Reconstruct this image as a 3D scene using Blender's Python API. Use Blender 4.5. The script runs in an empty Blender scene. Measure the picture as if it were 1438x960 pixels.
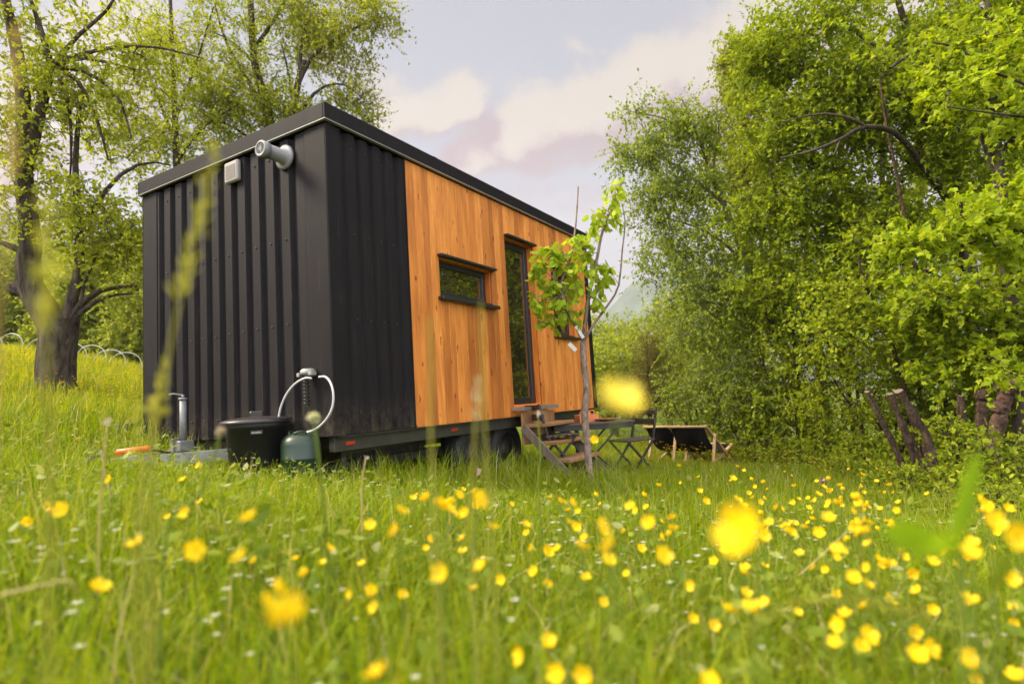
import bpy, math, random
import numpy as np
from mathutils import Vector, Matrix
R = math.radians
random.seed(7)
scn = bpy.context.scene
COL = scn.collection

# ------------------------------------------------------------------ camera numbers (solved from the cabin's edges)
F, CX, CY = 840.84, 719.0, 480.0
_M = np.array([[0.514154, 0.856199, -0.050680], [-0.855524, 0.507750, -0.101338], [-0.061033, 0.095461, 0.993560]])
_T = np.array([[0.5101, -0.8601, 0], [0.8601, 0.5101, 0], [0, 0, 1.0]])
CM = _T @ _M                                   # columns: right, forward, up
CAMZ = 0.635
CAM = np.array([0, 0, CAMZ])

def P(u, v, D):
    """point seen at photo pixel (u,v) at D metres along the view axis"""
    return CAM + CM @ np.array([(u - CX) / F, 1.0, -(v - CY) / F]) * D

def sp(x, k=2.0):
    return np.log1p(np.exp(-np.abs(x) * k)) / k + np.maximum(x, 0)

def zg(x, y):
    x = np.clip(np.asarray(x, float), -70, 60); y = np.clip(np.asarray(y, float), -60, 80)
    b = -0.15 * x + 0.04 * sp(x - 0.3) + 0.03 * sp(x - 12, .5) + 0.10 * sp(-x - 2.5)
    b = b - 0.20 * sp(-x - 15, .5)
    c = -0.035 * (12 - sp(12 - y)) + 0.012 * sp(y - 22, .4) / (1 + np.exp(np.clip(x / 3, -30, 30)))
    w = 0.03 * np.sin(x * 1.3 + .4) * np.sin(y * 1.1 + 1.2) + .02 * np.sin(x * 2.9 + y * 2.1)
    near = np.exp(-((x + 1.5) ** 2 + (y - 5) ** 2) / 6)
    return b + c + w * (1 - .7 * near) + .02

# ------------------------------------------------------------------ materials
def mat(name):
    m = bpy.data.materials.new(name); m.use_nodes = True
    nt = m.node_tree; nt.nodes.clear()
    out = nt.nodes.new('ShaderNodeOutputMaterial')
    return m, nt, out

def N(nt, t, **kw):
    n = nt.nodes.new(t)
    for k, v in kw.items():
        if k.startswith('i_'):
            n.inputs[k[2:].replace('_', ' ')].default_value = v
        else:
            setattr(n, k, v)
    return n

def ramp(nt, stops, fac=None, interp='LINEAR'):
    r = nt.nodes.new('ShaderNodeValToRGB'); r.color_ramp.interpolation = interp
    e = r.color_ramp.elements
    while len(e) > 1: e.remove(e[-1])
    e[0].position = stops[0][0]; e[0].color = (*stops[0][1], 1)
    for p, c in stops[1:]:
        q = e.new(p); q.color = (*c, 1)
    if fac is not None: nt.links.new(fac, r.inputs[0])
    return r

def noise(nt, scale, detail=4, rough=.55, stretch=None, coord='Object', dist=0):
    tc = N(nt, 'ShaderNodeTexCoord')
    src = tc.outputs[coord]
    if stretch:
        mp = N(nt, 'ShaderNodeMapping'); mp.inputs['Scale'].default_value = stretch
        nt.links.new(src, mp.inputs['Vector']); src = mp.outputs[0]
    n = N(nt, 'ShaderNodeTexNoise'); n.inputs['Scale'].default_value = scale
    n.inputs['Detail'].default_value = detail; n.inputs['Roughness'].default_value = rough
    n.inputs['Distortion'].default_value = dist
    nt.links.new(src, n.inputs['Vector'])
    return n

def bump(nt, h, strength, dist=.01):
    b = N(nt, 'ShaderNodeBump'); b.inputs['Strength'].default_value = strength; b.inputs['Distance'].default_value = dist
    nt.links.new(h, b.inputs['Height']); return b

def simple(name, col, rough=.6, metal=0., var=.15, nscale=9, bumps=0., spec=.5, stretch=None):
    m, nt, out = mat(name)
    p = N(nt, 'ShaderNodeBsdfPrincipled')
    n = noise(nt, nscale, 5, .6, stretch)
    c0 = tuple(max(0, c * (1 - var)) for c in col); c1 = tuple(c * (1 + var) for c in col)
    r = ramp(nt, [(.3, c0), (.7, c1)], n.outputs['Fac'])
    nt.links.new(r.outputs[0], p.inputs['Base Color'])
    p.inputs['Roughness'].default_value = rough; p.inputs['Metallic'].default_value = metal
    p.inputs['Specular IOR Level'].default_value = spec
    if bumps: nt.links.new(bump(nt, n.outputs['Fac'], bumps).outputs[0], p.inputs['Normal'])
    nt.links.new(p.outputs[0], out.inputs[0])
    return m

def foliage(name, stops, trans=.55, rough=.55, tcol=(1.25, 1.2, .5), spec=.18):
    """leaf: per-leaf colour from the island's random number, thin and translucent"""
    m, nt, out = mat(name)
    g = N(nt, 'ShaderNodeNewGeometry')
    r = ramp(nt, stops, g.outputs['Random Per Island'])
    p = N(nt, 'ShaderNodeBsdfPrincipled')
    p.inputs['Roughness'].default_value = rough; p.inputs['Specular IOR Level'].default_value = spec
    nt.links.new(r.outputs[0], p.inputs['Base Color'])
    t = N(nt, 'ShaderNodeBsdfTranslucent')
    mx = N(nt, 'ShaderNodeMix', data_type='RGBA', blend_type='MULTIPLY'); mx.inputs[0].default_value = 1
    nt.links.new(r.outputs[0], mx.inputs[6]); mx.inputs[7].default_value = (*tcol, 1)
    nt.links.new(mx.outputs[2], t.inputs[0])
    s = N(nt, 'ShaderNodeMixShader'); s.inputs[0].default_value = trans
    nt.links.new(p.outputs[0], s.inputs[1]); nt.links.new(t.outputs[0], s.inputs[2])
    nt.links.new(s.outputs[0], out.inputs[0])
    return m

def bark(name, dark, light, scale=14, stretch=(1, 1, .25), b=.9):
    m, nt, out = mat(name)
    p = N(nt, 'ShaderNodeBsdfPrincipled'); p.inputs['Roughness'].default_value = .9
    p.inputs['Specular IOR Level'].default_value = .2
    n = noise(nt, scale, 8, .7, stretch, dist=.8)
    r = ramp(nt, [(.32, dark), (.5, tuple((a + c) / 2 for a, c in zip(dark, light))), (.68, light)], n.outputs['Fac'])
    n2 = noise(nt, 3, 4)
    moss = ramp(nt, [(.52, (0, 0, 0)), (.7, (1, 1, 1))], n2.outputs['Fac'])
    mx = N(nt, 'ShaderNodeMix', data_type='RGBA'); 
    ml = N(nt, 'ShaderNodeMath', operation='MULTIPLY'); ml.inputs[1].default_value = .35
    nt.links.new(moss.outputs[0], ml.inputs[0]); nt.links.new(ml.outputs[0], mx.inputs[0])
    nt.links.new(r.outputs[0], mx.inputs[6]); mx.inputs[7].default_value = (.09, .09, .03, 1)
    nt.links.new(mx.outputs[2], p.inputs['Base Color'])
    nt.links.new(bump(nt, n.outputs['Fac'], b, .05).outputs[0], p.inputs['Normal'])
    nt.links.new(p.outputs[0], out.inputs[0]); return m

def wood_cladding(name, base, knots=True, rough=.55, scl=1.):
    m, nt, out = mat(name)
    p = N(nt, 'ShaderNodeBsdfPrincipled'); p.inputs['Roughness'].default_value = rough
    g = N(nt, 'ShaderNodeNewGeometry'); tc = N(nt, 'ShaderNodeTexCoord')
    off = N(nt, 'ShaderNodeVectorMath', operation='SCALE'); off.inputs[0].default_value = (0, 13, 37)
    nt.links.new(g.outputs['Random Per Island'], off.inputs['Scale'])
    ad = N(nt, 'ShaderNodeVectorMath', operation='ADD')
    nt.links.new(tc.outputs['Object'], ad.inputs[0]); nt.links.new(off.outputs[0], ad.inputs[1])
    def mp(s):
        q = N(nt, 'ShaderNodeMapping'); q.inputs['Scale'].default_value = s
        nt.links.new(ad.outputs[0], q.inputs['Vector']); return q.outputs[0]
    n1 = N(nt, 'ShaderNodeTexNoise'); n1.inputs['Scale'].default_value = 1; n1.inputs['Detail'].default_value = 7; n1.inputs['Roughness'].default_value = .65
    n1.inputs['Distortion'].default_value = .7
    nt.links.new(mp((30 * scl, 30 * scl, 2.3 * scl)), n1.inputs['Vector'])
    b = np.array(base)
    r = ramp(nt, [(.26, tuple(b * np.array([.72, .62, .50]))), (.5, tuple(b)), (.75, tuple(b * np.array([1.25, 1.35, 1.5])))], n1.outputs['Fac'])
    tone = ramp(nt, [(0, (.66, .58, .50)), (.3, (.88, .84, .78)), (.6, (1, 1, 1)), (1, (1.14, 1.22, 1.4))], g.outputs['Random Per Island'])
    mx = N(nt, 'ShaderNodeMix', data_type='RGBA', blend_type='MULTIPLY'); mx.inputs[0].default_value = 1
    nt.links.new(r.outputs[0], mx.inputs[6]); nt.links.new(tone.outputs[0], mx.inputs[7])
    # broad weathering blotches
    n3 = N(nt, 'ShaderNodeTexNoise'); n3.inputs['Scale'].default_value = 1; n3.inputs['Detail'].default_value = 4
    nt.links.new(mp((5, 5, 1.7)), n3.inputs['Vector'])
    r3 = ramp(nt, [(.35, (.82, .74, .66)), (.6, (1.08, 1.08, 1.08))], n3.outputs['Fac'])
    mx2 = N(nt, 'ShaderNodeMix', data_type='RGBA', blend_type='MULTIPLY'); mx2.inputs[0].default_value = 1
    nt.links.new(mx.outputs[2], mx2.inputs[6]); nt.links.new(r3.outputs[0], mx2.inputs[7])
    last = mx2.outputs[2]
    if knots:
        v = N(nt, 'ShaderNodeTexVoronoi'); v.inputs['Scale'].default_value = 1; v.inputs['Randomness'].default_value = 1
        dn = N(nt, 'ShaderNodeTexNoise'); dn.inputs['Scale'].default_value = 14
        nt.links.new(tc.outputs['Object'], dn.inputs['Vector'])
        dm = N(nt, 'ShaderNodeVectorMath', operation='MULTIPLY_ADD'); dm.inputs[1].default_value = (.5, .5, .5)
        nt.links.new(dn.outputs['Color'], dm.inputs[0]); nt.links.new(mp((10, 3, 4.0)), dm.inputs[2])
        nt.links.new(dm.outputs[0], v.inputs['Vector'])
        kr = ramp(nt, [(0, (.10, .045, .02)), (.08, (.22, .10, .05)), (.13, (.72, .58, .45)), (.20, (1.1, 1.12, 1.15)), (.30, (1, 1, 1))], v.outputs['Distance'])
        mx3 = N(nt, 'ShaderNodeMix', data_type='RGBA', blend_type='MULTIPLY'); mx3.inputs[0].default_value = .9
        nt.links.new(last, mx3.inputs[6]); nt.links.new(kr.outputs[0], mx3.inputs[7]); last = mx3.outputs[2]
    nt.links.new(last, p.inputs['Base Color'])
    nt.links.new(bump(nt, n1.outputs['Fac'], .25, .004).outputs[0], p.inputs['Normal'])
    nt.links.new(p.outputs[0], out.inputs[0]); return m

def black_sheet(name, col):
    m, nt, out = mat(name)
    p = N(nt, 'ShaderNodeBsdfPrincipled'); p.inputs['Specular IOR Level'].default_value = .10
    n = noise(nt, 5, 6, .6, (3, 3, .5))
    n2 = noise(nt, 60, 4, .7, (1, 1, .06))
    c = np.array(col)
    r = ramp(nt, [(.35, tuple(c * .85)), (.7, tuple(c * 1.2))], n.outputs['Fac'])
    st = ramp(nt, [(.58, (0, 0, 0)), (.78, (1, 1, 1))], n2.outputs['Fac'])
    st2 = ramp(nt, [(.48, (0, 0, 0)), (.72, (1, 1, 1))], n.outputs['Fac'])
    mm = N(nt, 'ShaderNodeMath', operation='MULTIPLY'); nt.links.new(st.outputs[0], mm.inputs[0]); nt.links.new(st2.outputs[0], mm.inputs[1])
    m5 = N(nt, 'ShaderNodeMath', operation='MULTIPLY'); nt.links.new(mm.outputs[0], m5.inputs[0]); m5.inputs[1].default_value = .45
    mx = N(nt, 'ShaderNodeMix', data_type='RGBA'); nt.links.new(m5.outputs[0], mx.inputs[0])
    nt.links.new(r.outputs[0], mx.inputs[6]); mx.inputs[7].default_value = (.17, .14, .125, 1)
    tcd = N(nt, 'ShaderNodeTexCoord'); sz = N(nt, 'ShaderNodeSeparateXYZ'); nt.links.new(tcd.outputs['Object'], sz.inputs[0])
    nd = noise(nt, 22, 6, .75, (1, 1, .5)); hz = N(nt, 'ShaderNodeMapRange'); hz.inputs['From Min'].default_value = .30; hz.inputs['From Max'].default_value = .0; nt.links.new(sz.outputs[2], hz.inputs['Value'])
    md = N(nt, 'ShaderNodeMath', operation='MULTIPLY'); rd = ramp(nt, [(.42, (0, 0, 0)), (.7, (1, 1, 1))], nd.outputs['Fac']); nt.links.new(rd.outputs[0], md.inputs[0]); nt.links.new(hz.outputs[0], md.inputs[1])
    md2 = N(nt, 'ShaderNodeMath', operation='MULTIPLY'); md2.inputs[1].default_value = .6; nt.links.new(md.outputs[0], md2.inputs[0])
    mxd = N(nt, 'ShaderNodeMix', data_type='RGBA'); nt.links.new(md2.outputs[0], mxd.inputs[0]); nt.links.new(mx.outputs[2], mxd.inputs[6]); mxd.inputs[7].default_value = (.11, .09, .055, 1)
    nt.links.new(mxd.outputs[2], p.inputs['Base Color'])
    rr = N(nt, 'ShaderNodeMapRange'); rr.inputs['To Min'].default_value = .50; rr.inputs['To Max'].default_value = .70
    nt.links.new(n.outputs['Fac'], rr.inputs['Value']); nt.links.new(rr.outputs[0], p.inputs['Roughness'])
    dn = noise(nt, 2.2, 3, .5, (1, 1, .7)); nt.links.new(bump(nt, dn.outputs['Fac'], .2, .012).outputs[0], p.inputs['Normal'])
    nt.links.new(p.outputs[0], out.inputs[0]); return m

MT = {}
MT['sheet'] = black_sheet('black_painted_sheet', (.0135, .0112, .0125))
MT['trim'] = black_sheet('black_trim', (.0125, .0105, .0117))
MT['drip'] = simple('drip_edge_white', (.27, .26, .255), .4, 0, .1)
MT['clad'] = wood_cladding('larch_cladding', (.60, .212, .034))
MT['reveal'] = wood_cladding('larch_reveal', (.66, .20, .028), False)
MT['steps'] = wood_cladding('step_wood', (.27, .15, .07), False)
MT['pale_wood'] = wood_cladding('deck_chair_wood', (.42, .28, .14), False, scl=1.5)
MT['grey_wood'] = wood_cladding('weathered_wood', (.16, .13, .10), False)
MT['frame'] = simple('black_frame', (.016, .016, .018), .35)
MT['dark_metal'] = simple('dark_metal', (.020, .017, .015), .5, .2)
MT['dark_slat'] = simple('dark_slat', (.055, .036, .024), .6, 0, .3, 20)
MT['galv'] = simple('galvanised', (.36, .36, .36), .42, .7, .2, 25)
MT['galv_dull'] = simple('galvanised_dull', (.26, .26, .25), .55, .4, .3, 12)
MT['screw'] = simple('screw_black', (.012, .011, .011), .5, .3, .1)
MT['chassis'] = simple('chassis_steel', (.035, .033, .021), .6, .2, .3, 8)
MT['jack'] = simple('jack_paint', (.17, .17, .17), .5, .2, .2, 12)
MT['grey_plastic'] = simple('grey_plastic', (.17, .165, .175), .4, 0, .06)
MT['cream'] = simple('cream_plastic', (.26, .24, .22), .5, 0, .06)
MT['cream_dark'] = simple('cream_shade', (.20, .17, .145), .5, 0, .06)
MT['tyre'] = simple('tyre_rubber', (.012, .0115, .0115), .75, 0, .3, 20)
MT['black_plastic'] = simple('black_plastic', (.008, .007, .0075), .5, 0, .2)
MT['lid_plastic'] = simple('lid_plastic', (.022, .018, .020), .38, 0, .2)
MT['green_gas'] = simple('gas_green', (.014, .032, .018), .38, .1, .2, 6)
MT['hose'] = simple('hose_grey', (.46, .45, .46), .45, 0, .06)
MT['orange'] = simple('orange_plastic', (.75, .13, .015), .4, 0, .1)
MT['red_lamp'] = simple('red_reflector', (.32, .03, .015), .25, 0, .1)
MT['terracotta'] = simple('terracotta', (.48, .16, .06), .75, 0, .2, 12)
MT['black_cloth'] = simple('black_canvas', (.010, .008, .009), .9, 0, .2, 30, spec=.15)
MT['white_tube'] = simple('white_tube', (.42, .43, .40), .5, 0, .08)
MT['tag'] = simple('paper_tag', (.50, .48, .45), .8, 0, .08)
MT['bark_apple'] = bark('apple_bark', (.010, .007, .006), (.19, .145, .11), 13, (1, 1, .22), 2.2)
MT['bark_dark'] = bark('dark_bark', (.022, .016, .012), (.11, .085, .065))
MT['bark_birch'] = bark('birch_bark', (.07, .055, .045), (.30, .26, .22), 9)
MT['bark_pole'] = bark('pole_bark', (.022, .013, .010), (.20, .125, .095), 22, (1, 1, .35), 2.0)
MT['bark_young'] = bark('young_bark', (.08, .050, .040), (.40, .30, .24), 24, (1, 1, .6), .4)
MT['bark_gnarl'] = bark('gnarled_bark', (.02, .010, .008), (.15, .085, .065), 16, (1, 1, 1))
MT['cutwood'] = simple('cut_wood', (.13, .095, .065), .8, 0, .2, 20)
MT['stem'] = foliage('flower_stem', [(0, (.10, .16, .02)), (1, (.17, .22, .03))], .25)
MT['petal'] = foliage('buttercup_petal', [(0, (.82, .50, .005)), (1, (.88, .64, .012))], .35, .3, (1, .9, .3))
MT['petal_pale'] = foliage('pale_petal', [(0, (.85, .68, .06)), (1, (.9, .75, .10))], .4, .4, (1, .95, .5))
MT['seedhead'] = foliage('seed_head', [(0, (.42, .34, .30)), (1, (.55, .46, .42))], .3, .8)
MT['broad'] = foliage('broad_leaf', [(0, (.20, .34, .015)), (1, (.26, .40, .02))], .6, .4)
MT['straw'] = foliage('straw', [(0, (.38, .30, .10)), (1, (.48, .42, .20))], .35, .7)
MT['grasshead'] = foliage('grass_head', [(0, (.28, .29, .05)), (1, (.38, .36, .09))], .5, .6)
MT['grassbrown'] = foliage('grass_head_ripe', [(0, (.36, .27, .12)), (1, (.45, .36, .16))], .5, .6)
MT['pinkleaf'] = foliage('pink_scrap', [(0, (.45, .25, .24)), (1, (.5, .3, .28))], .3, .7)
MT['purple'] = foliage('purple_bloom', [(0, (.20, .07, .22)), (1, (.26, .10, .28))], .3, .7)

def glass_mat():
    m, nt, out = mat('window_glass')
    p = N(nt, 'ShaderNodeBsdfPrincipled')
    p.inputs['Base Color'].default_value = (.020, .015, .008, 1); p.inputs['Roughness'].default_value = .015
    p.inputs['IOR'].default_value = 2.9
    n = noise(nt, 1.3, 2)
    nt.links.new(bump(nt, n.outputs['Fac'], .03, .02).outputs[0], p.inputs['Normal'])
    nt.links.new(p.outputs[0], out.inputs[0]); return m
MT['glass'] = glass_mat()

GREEN = {
 'apple': [(0, (.130, .165, .014)), (.5, (.190, .220, .020)), (1, (.270, .275, .040))],
 'backleft': [(0, (.120, .145, .018)), (.6, (.180, .200, .025)), (1, (.25, .25, .06))],
 'birch': [(0, (.105, .150, .014)), (.6, (.165, .215, .024)), (1, (.25, .285, .055))],
 'ash': [(0, (.090, .135, .006)), (.6, (.155, .205, .010)), (1, (.250, .275, .022))],
 'maple': [(0, (.100, .150, .006)), (.6, (.165, .215, .010)), (1, (.260, .285, .020))],
 'yellow': [(0, (.155, .215, .008)), (.6, (.205, .265, .012)), (1, (.27, .30, .020))],
 'hazel': [(0, (.110, .155, .008)), (.6, (.180, .230, .014)), (1, (.280, .300, .030))],
 'far': [(0, (.120, .150, .024)), (.6, (.180, .210, .036)), (1, (.25, .26, .06))],
 'dark': [(0, (.085, .120, .008)), (.7, (.140, .180, .012)), (1, (.21, .225, .020))],
 'brown': [(0, (.090, .075, .026)), (.6, (.14, .120, .040)), (1, (.21, .185, .07))],
 'young': [(0, (.17, .25, .012)), (.6, (.235, .305, .02)), (1, (.32, .355, .05))],
}
GREEN = {k: [(p, (col[0] * 1.52, col[1] * 1.52, col[2] * 1.2)) for p, col in v] for k, v in GREEN.items()}
LEAF = {k: foliage('leaf_' + k, v) for k, v in GREEN.items()}
MT['grass'] = foliage('meadow_grass', [(0, (.120, .195, .004)), (.45, (.190, .272, .005)), (.80, (.28, .33, .008)), (.93, (.36, .34, .02)), (.94, (.36, .31, .12)), (1, (.44, .40, .20))], .5, .5)
MT['grass_far'] = foliage('hill_grass', [(0, (.19, .22, .010)), (.5, (.30, .31, .014)), (.88, (.38, .36, .02)), (1, (.42, .36, .11))], .55, .6)
MT['herb'] = foliage('meadow_herb', [(0, (.10, .155, .010)), (.6, (.165, .220, .014)), (.88, (.22, .265, .03)), (1, (.36, .36, .16))], .4, .5)
MT['cloverwhite'] = foliage('pale_bloom', [(0, (.40, .43, .28)), (1, (.62, .60, .48))], .4, .7)

def soil():
    m, nt, out = mat('meadow_soil')
    p = N(nt, 'ShaderNodeBsdfPrincipled'); p.inputs['Roughness'].default_value = .95; p.inputs['Specular IOR Level'].default_value = .1
    n = noise(nt, 6, 8, .7); n2 = noise(nt, .35, 4)
    r = ramp(nt, [(.3, (.040, .060, .010)), (.55, (.085, .115, .014)), (.75, (.13, .14, .03))], n.outputs['Fac'])
    r2 = ramp(nt, [(.35, (.8, .8, .8)), (.7, (1.25, 1.2, 1.0))], n2.outputs['Fac'])
    mx = N(nt, 'ShaderNodeMix', data_type='RGBA', blend_type='MULTIPLY'); mx.inputs[0].default_value = 1
    nt.links.new(r.outputs[0], mx.inputs[6]); nt.links.new(r2.outputs[0], mx.inputs[7])
    nt.links.new(mx.outputs[2], p.inputs['Base Color'])
    nt.links.new(bump(nt, n.outputs['Fac'], .8, .05).outputs[0], p.inputs['Normal'])
    nt.links.new(p.outputs[0], out.inputs[0]); return m
MT['soil'] = soil()
MT['mountain'] = simple('mountain_forest', (.060, .085, .050), .95, 0, .5, .02, spec=.05)

# ------------------------------------------------------------------ mesh helpers
def mesh_np(name, verts, loops, starts, totals, mats, smooth=True, midx=None):
    me = bpy.data.meshes.new(name)
    me.vertices.add(len(verts)); me.vertices.foreach_set('co', np.asarray(verts, np.float32).ravel())
    me.loops.add(len(loops)); me.loops.foreach_set('vertex_index', np.asarray(loops, np.int32))
    me.polygons.add(len(starts)); me.polygons.foreach_set('loop_start', np.asarray(starts, np.int32))
    me.polygons.foreach_set('loop_total', np.asarray(totals, np.int32))
    if smooth: me.polygons.foreach_set('use_smooth', np.ones(len(starts), bool))
    if midx is not None: me.polygons.foreach_set('material_index', np.asarray(midx, np.int32))
    for m in mats: me.materials.append(m)
    me.update(calc_edges=True); me.validate()
    return me

class MB:
    """collects shapes; build() links them as one mesh object"""
    def __init__(s): s.v = []; s.f = []; s.m = []; s.sm = []
    def add(s, vs, fs, mi=0, smooth=False):
        o = len(s.v); s.v += [tuple(map(float, a)) for a in vs]
        s.f += [tuple(i + o for i in f) for f in fs]; s.m += [mi] * len(fs); s.sm += [smooth] * len(fs); return s
    def box(s, lo, hi, mi=0, bev=0.0):
        x0, y0, z0 = lo; x1, y1, z1 = hi
        if bev <= 0:
            vs = [(x0, y0, z0), (x1, y0, z0), (x1, y1, z0), (x0, y1, z0), (x0, y0, z1), (x1, y0, z1), (x1, y1, z1), (x0, y1, z1)]
            return s.add(vs, [(0, 3, 2, 1), (4, 5, 6, 7), (0, 1, 5, 4), (1, 2, 6, 5), (2, 3, 7, 6), (3, 0, 4, 7)], mi)
        import bmesh
        bm = bmesh.new(); bmesh.ops.create_cube(bm, size=1)
        for v in bm.verts: v.co = ((x0 + x1) / 2 + v.co.x * (x1 - x0), (y0 + y1) / 2 + v.co.y * (y1 - y0), (z0 + z1) / 2 + v.co.z * (z1 - z0))
        bmesh.ops.bevel(bm, geom=bm.edges[:] + bm.verts[:], offset=bev, segments=1, affect='EDGES')
        bm.verts.index_update()
        s.add([v.co for v in bm.verts], [[v.index for v in f.verts] for f in bm.faces], mi); bm.free(); return s
    def bar(s, a, b, w, h, mi=0, up=(0, 0, 1)):
        a = Vector(a); b = Vector(b); d = (b - a).normalized(); u = Vector(up)
        if abs(d.dot(u)) > .98: u = Vector((1, 0, 0))
        x = d.cross(u).normalized() * (w / 2); y = x.cross(d).normalized() * (h / 2)
        vs = [a - x - y, a + x - y, a + x + y, a - x + y, b - x - y, b + x - y, b + x + y, b - x + y]
        return s.add(vs, [(3, 2, 1, 0), (4, 5, 6, 7), (0, 1, 5, 4), (1, 2, 6, 5), (2, 3, 7, 6), (3, 0, 4, 7)], mi)
    def tube(s, pts, rad, n=8, mi=0, caps=True):
        pts = [Vector(map(float, p)) for p in pts]
        rad = [rad] * len(pts) if np.isscalar(rad) else list(rad)
        vs = []; fs = []; u = None
        for i, p in enumerate(pts):
            d = (pts[min(i + 1, len(pts) - 1)] - pts[max(i - 1, 0)])
            d = d.normalized() if d.length > 1e-9 else Vector((0, 0, 1))
            if u is None:
                u = d.orthogonal().normalized()
            u = (u - d * u.dot(d)); u = u.normalized() if u.length > 1e-6 else d.orthogonal().normalized()
            w = d.cross(u)
            for k in range(n):
                a = 2 * math.pi * k / n
                vs.append(p + (u * math.cos(a) + w * math.sin(a)) * rad[i])
        for i in range(len(pts) - 1):
            for k in range(n):
                k2 = (k + 1) % n
                fs.append((i * n + k, i * n + k2, (i + 1) * n + k2, (i + 1) * n + k))
        s.add(vs, fs, mi, True)
        if caps:
            o = len(s.v) - len(vs)
            s.f += [tuple(o + k for k in reversed(range(n))), tuple(o + (len(pts) - 1) * n + k for k in range(n))]
            s.m += [mi, mi]; s.sm += [False, False]
        return s
    def lathe(s, prof, c=(0, 0, 0), n=28, mi=0, axis='Z', smooth=True):
        vs = []; fs = []
        for r, z in prof:
            for k in range(n):
                a = 2 * math.pi * k / n
                q = (r * math.cos(a), r * math.sin(a), z)
                if axis == 'X': q = (z, q[0], q[1])
                if axis == 'Y': q = (q[0], z, q[1])
                vs.append((c[0] + q[0], c[1] + q[1], c[2] + q[2]))
        for i in range(len(prof) - 1):
            for k in range(n):
                k2 = (k + 1) % n; fs.append((i * n + k, i * n + k2, (i + 1) * n + k2, (i + 1) * n + k))
        s.add(vs, fs, mi, smooth)
        return s
    def build(s, name, mats, parent=None, loc=(0, 0, 0)):
        mats = mats if isinstance(mats, (list, tuple)) else [mats]
        me = bpy.data.meshes.new(name); me.from_pydata(s.v, [], s.f)
        for m in mats: me.materials.append(m)
        me.polygons.foreach_set('material_index', s.m); me.polygons.foreach_set('use_smooth', s.sm)
        me.update()
        o = bpy.data.objects.new(name, me); COL.objects.link(o); o.location = loc
        if parent: o.parent = parent
        return o

def tag(o, label=None, cat=None, group=None, kind=None):
    if label: o['label'] = label
    if cat: o['category'] = cat
    if group: o['group'] = group
    if kind: o['kind'] = kind
    return o

def empty(name, loc, rz=0., label=None, cat=None, group=None):
    o = bpy.data.objects.new(name, None); COL.objects.link(o); o.location = loc; o.rotation_euler = (0, 0, rz)
    o.empty_display_size = .1
    return tag(o, label, cat, group)

def linkmesh(name, me, parent=None, loc=(0, 0, 0)):
    o = bpy.data.objects.new(name, me); COL.objects.link(o); o.location = loc
    if parent: o.parent = parent
    return o

def bez(pts, n):
    """Catmull-Rom through pts"""
    pts = np.array(pts, float)
    if len(pts) < 3:
        t = np.linspace(0, 1, n)[:, None]; return pts[0] * (1 - t) + pts[-1] * t
    Q = np.vstack([2 * pts[0] - pts[1], pts, 2 * pts[-1] - pts[-2]])
    out = []
    m = len(pts) - 1
    for q in np.linspace(0, m - 1e-6, n):
        i = int(q); t = q - i; a, b, c, d = Q[i:i + 4]
        out.append(.5 * ((2 * b) + (-a + c) * t + (2 * a - 5 * b + 4 * c - d) * t * t + (-a + 3 * b - 3 * c + d) * t ** 3))
    return np.array(out)

def unit(a): return a / np.maximum(np.linalg.norm(a, axis=-1, keepdims=True), 1e-9)

# ------------------------------------------------------------------ leaves
def tmpl(kind):
    if kind == 'oval':
        xy = [(0, 0), (.28, .27), (.68, .24), (1, 0), (.68, -.24), (.28, -.27)]
        fs = [(0, 1, 2, 3), (0, 3, 4, 5)]
    elif kind == 'narrow':
        xy = [(0, 0), (.3, .15), (.7, .13), (1, 0), (.7, -.13), (.3, -.15)]
        fs = [(0, 1, 2, 3), (0, 3, 4, 5)]
    elif kind == 'needle':
        xy = [(0, 0), (.4, .07), (1, 0), (.4, -.07)]; fs = [(0, 1, 2, 3)]
    else:  # maple
        per = [(.0, .0), (.10, .36), (.22, .30), (.45, .52), (.52, .26), (1.0, 0), (.52, -.26), (.45, -.52), (.22, -.30), (.10, -.36)]
        xy = per; fs = [(0, 1, 2, 3, 4, 5), (0, 5, 6, 7, 8, 9)]
    v = np.array([(x, y, -.35 * abs(y) - .12 * x * x) for x, y in xy])
    return v, fs

def leaf_mesh(name, pos, ldir, nrm, size, kind, m):
    T, fs = tmpl(kind); n = len(pos); k = len(T)
    L = unit(ldir); Nn = nrm - L * (nrm * L).sum(1, keepdims=True); Nn = unit(Nn); W = np.cross(Nn, L)
    S = np.asarray(size)[:, None, None]
    V = pos[:, None, :] + S * (T[None, :, 0:1] * L[:, None] + T[None, :, 1:2] * W[:, None] + T[None, :, 2:3] * Nn[:, None])
    V = V.reshape(-1, 3)
    base = (np.arange(n) * k)[:, None]
    fl = np.concatenate([np.array(f) for f in fs]); tot = np.array([len(f) for f in fs])
    loops = (base + fl[None]).ravel(); totals = np.tile(tot, n); starts = np.concatenate([[0], np.cumsum(totals)[:-1]])
    return mesh_np(name, V, loops, starts, totals, [m], smooth=False)

# ------------------------------------------------------------------ trees
def blob(rng, c, r, n, shell=.5):
    d = unit(rng.normal(size=(n, 3))); q = rng.random(n)[:, None] ** shell
    return np.array(c) + d * q * np.array(r)

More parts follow.
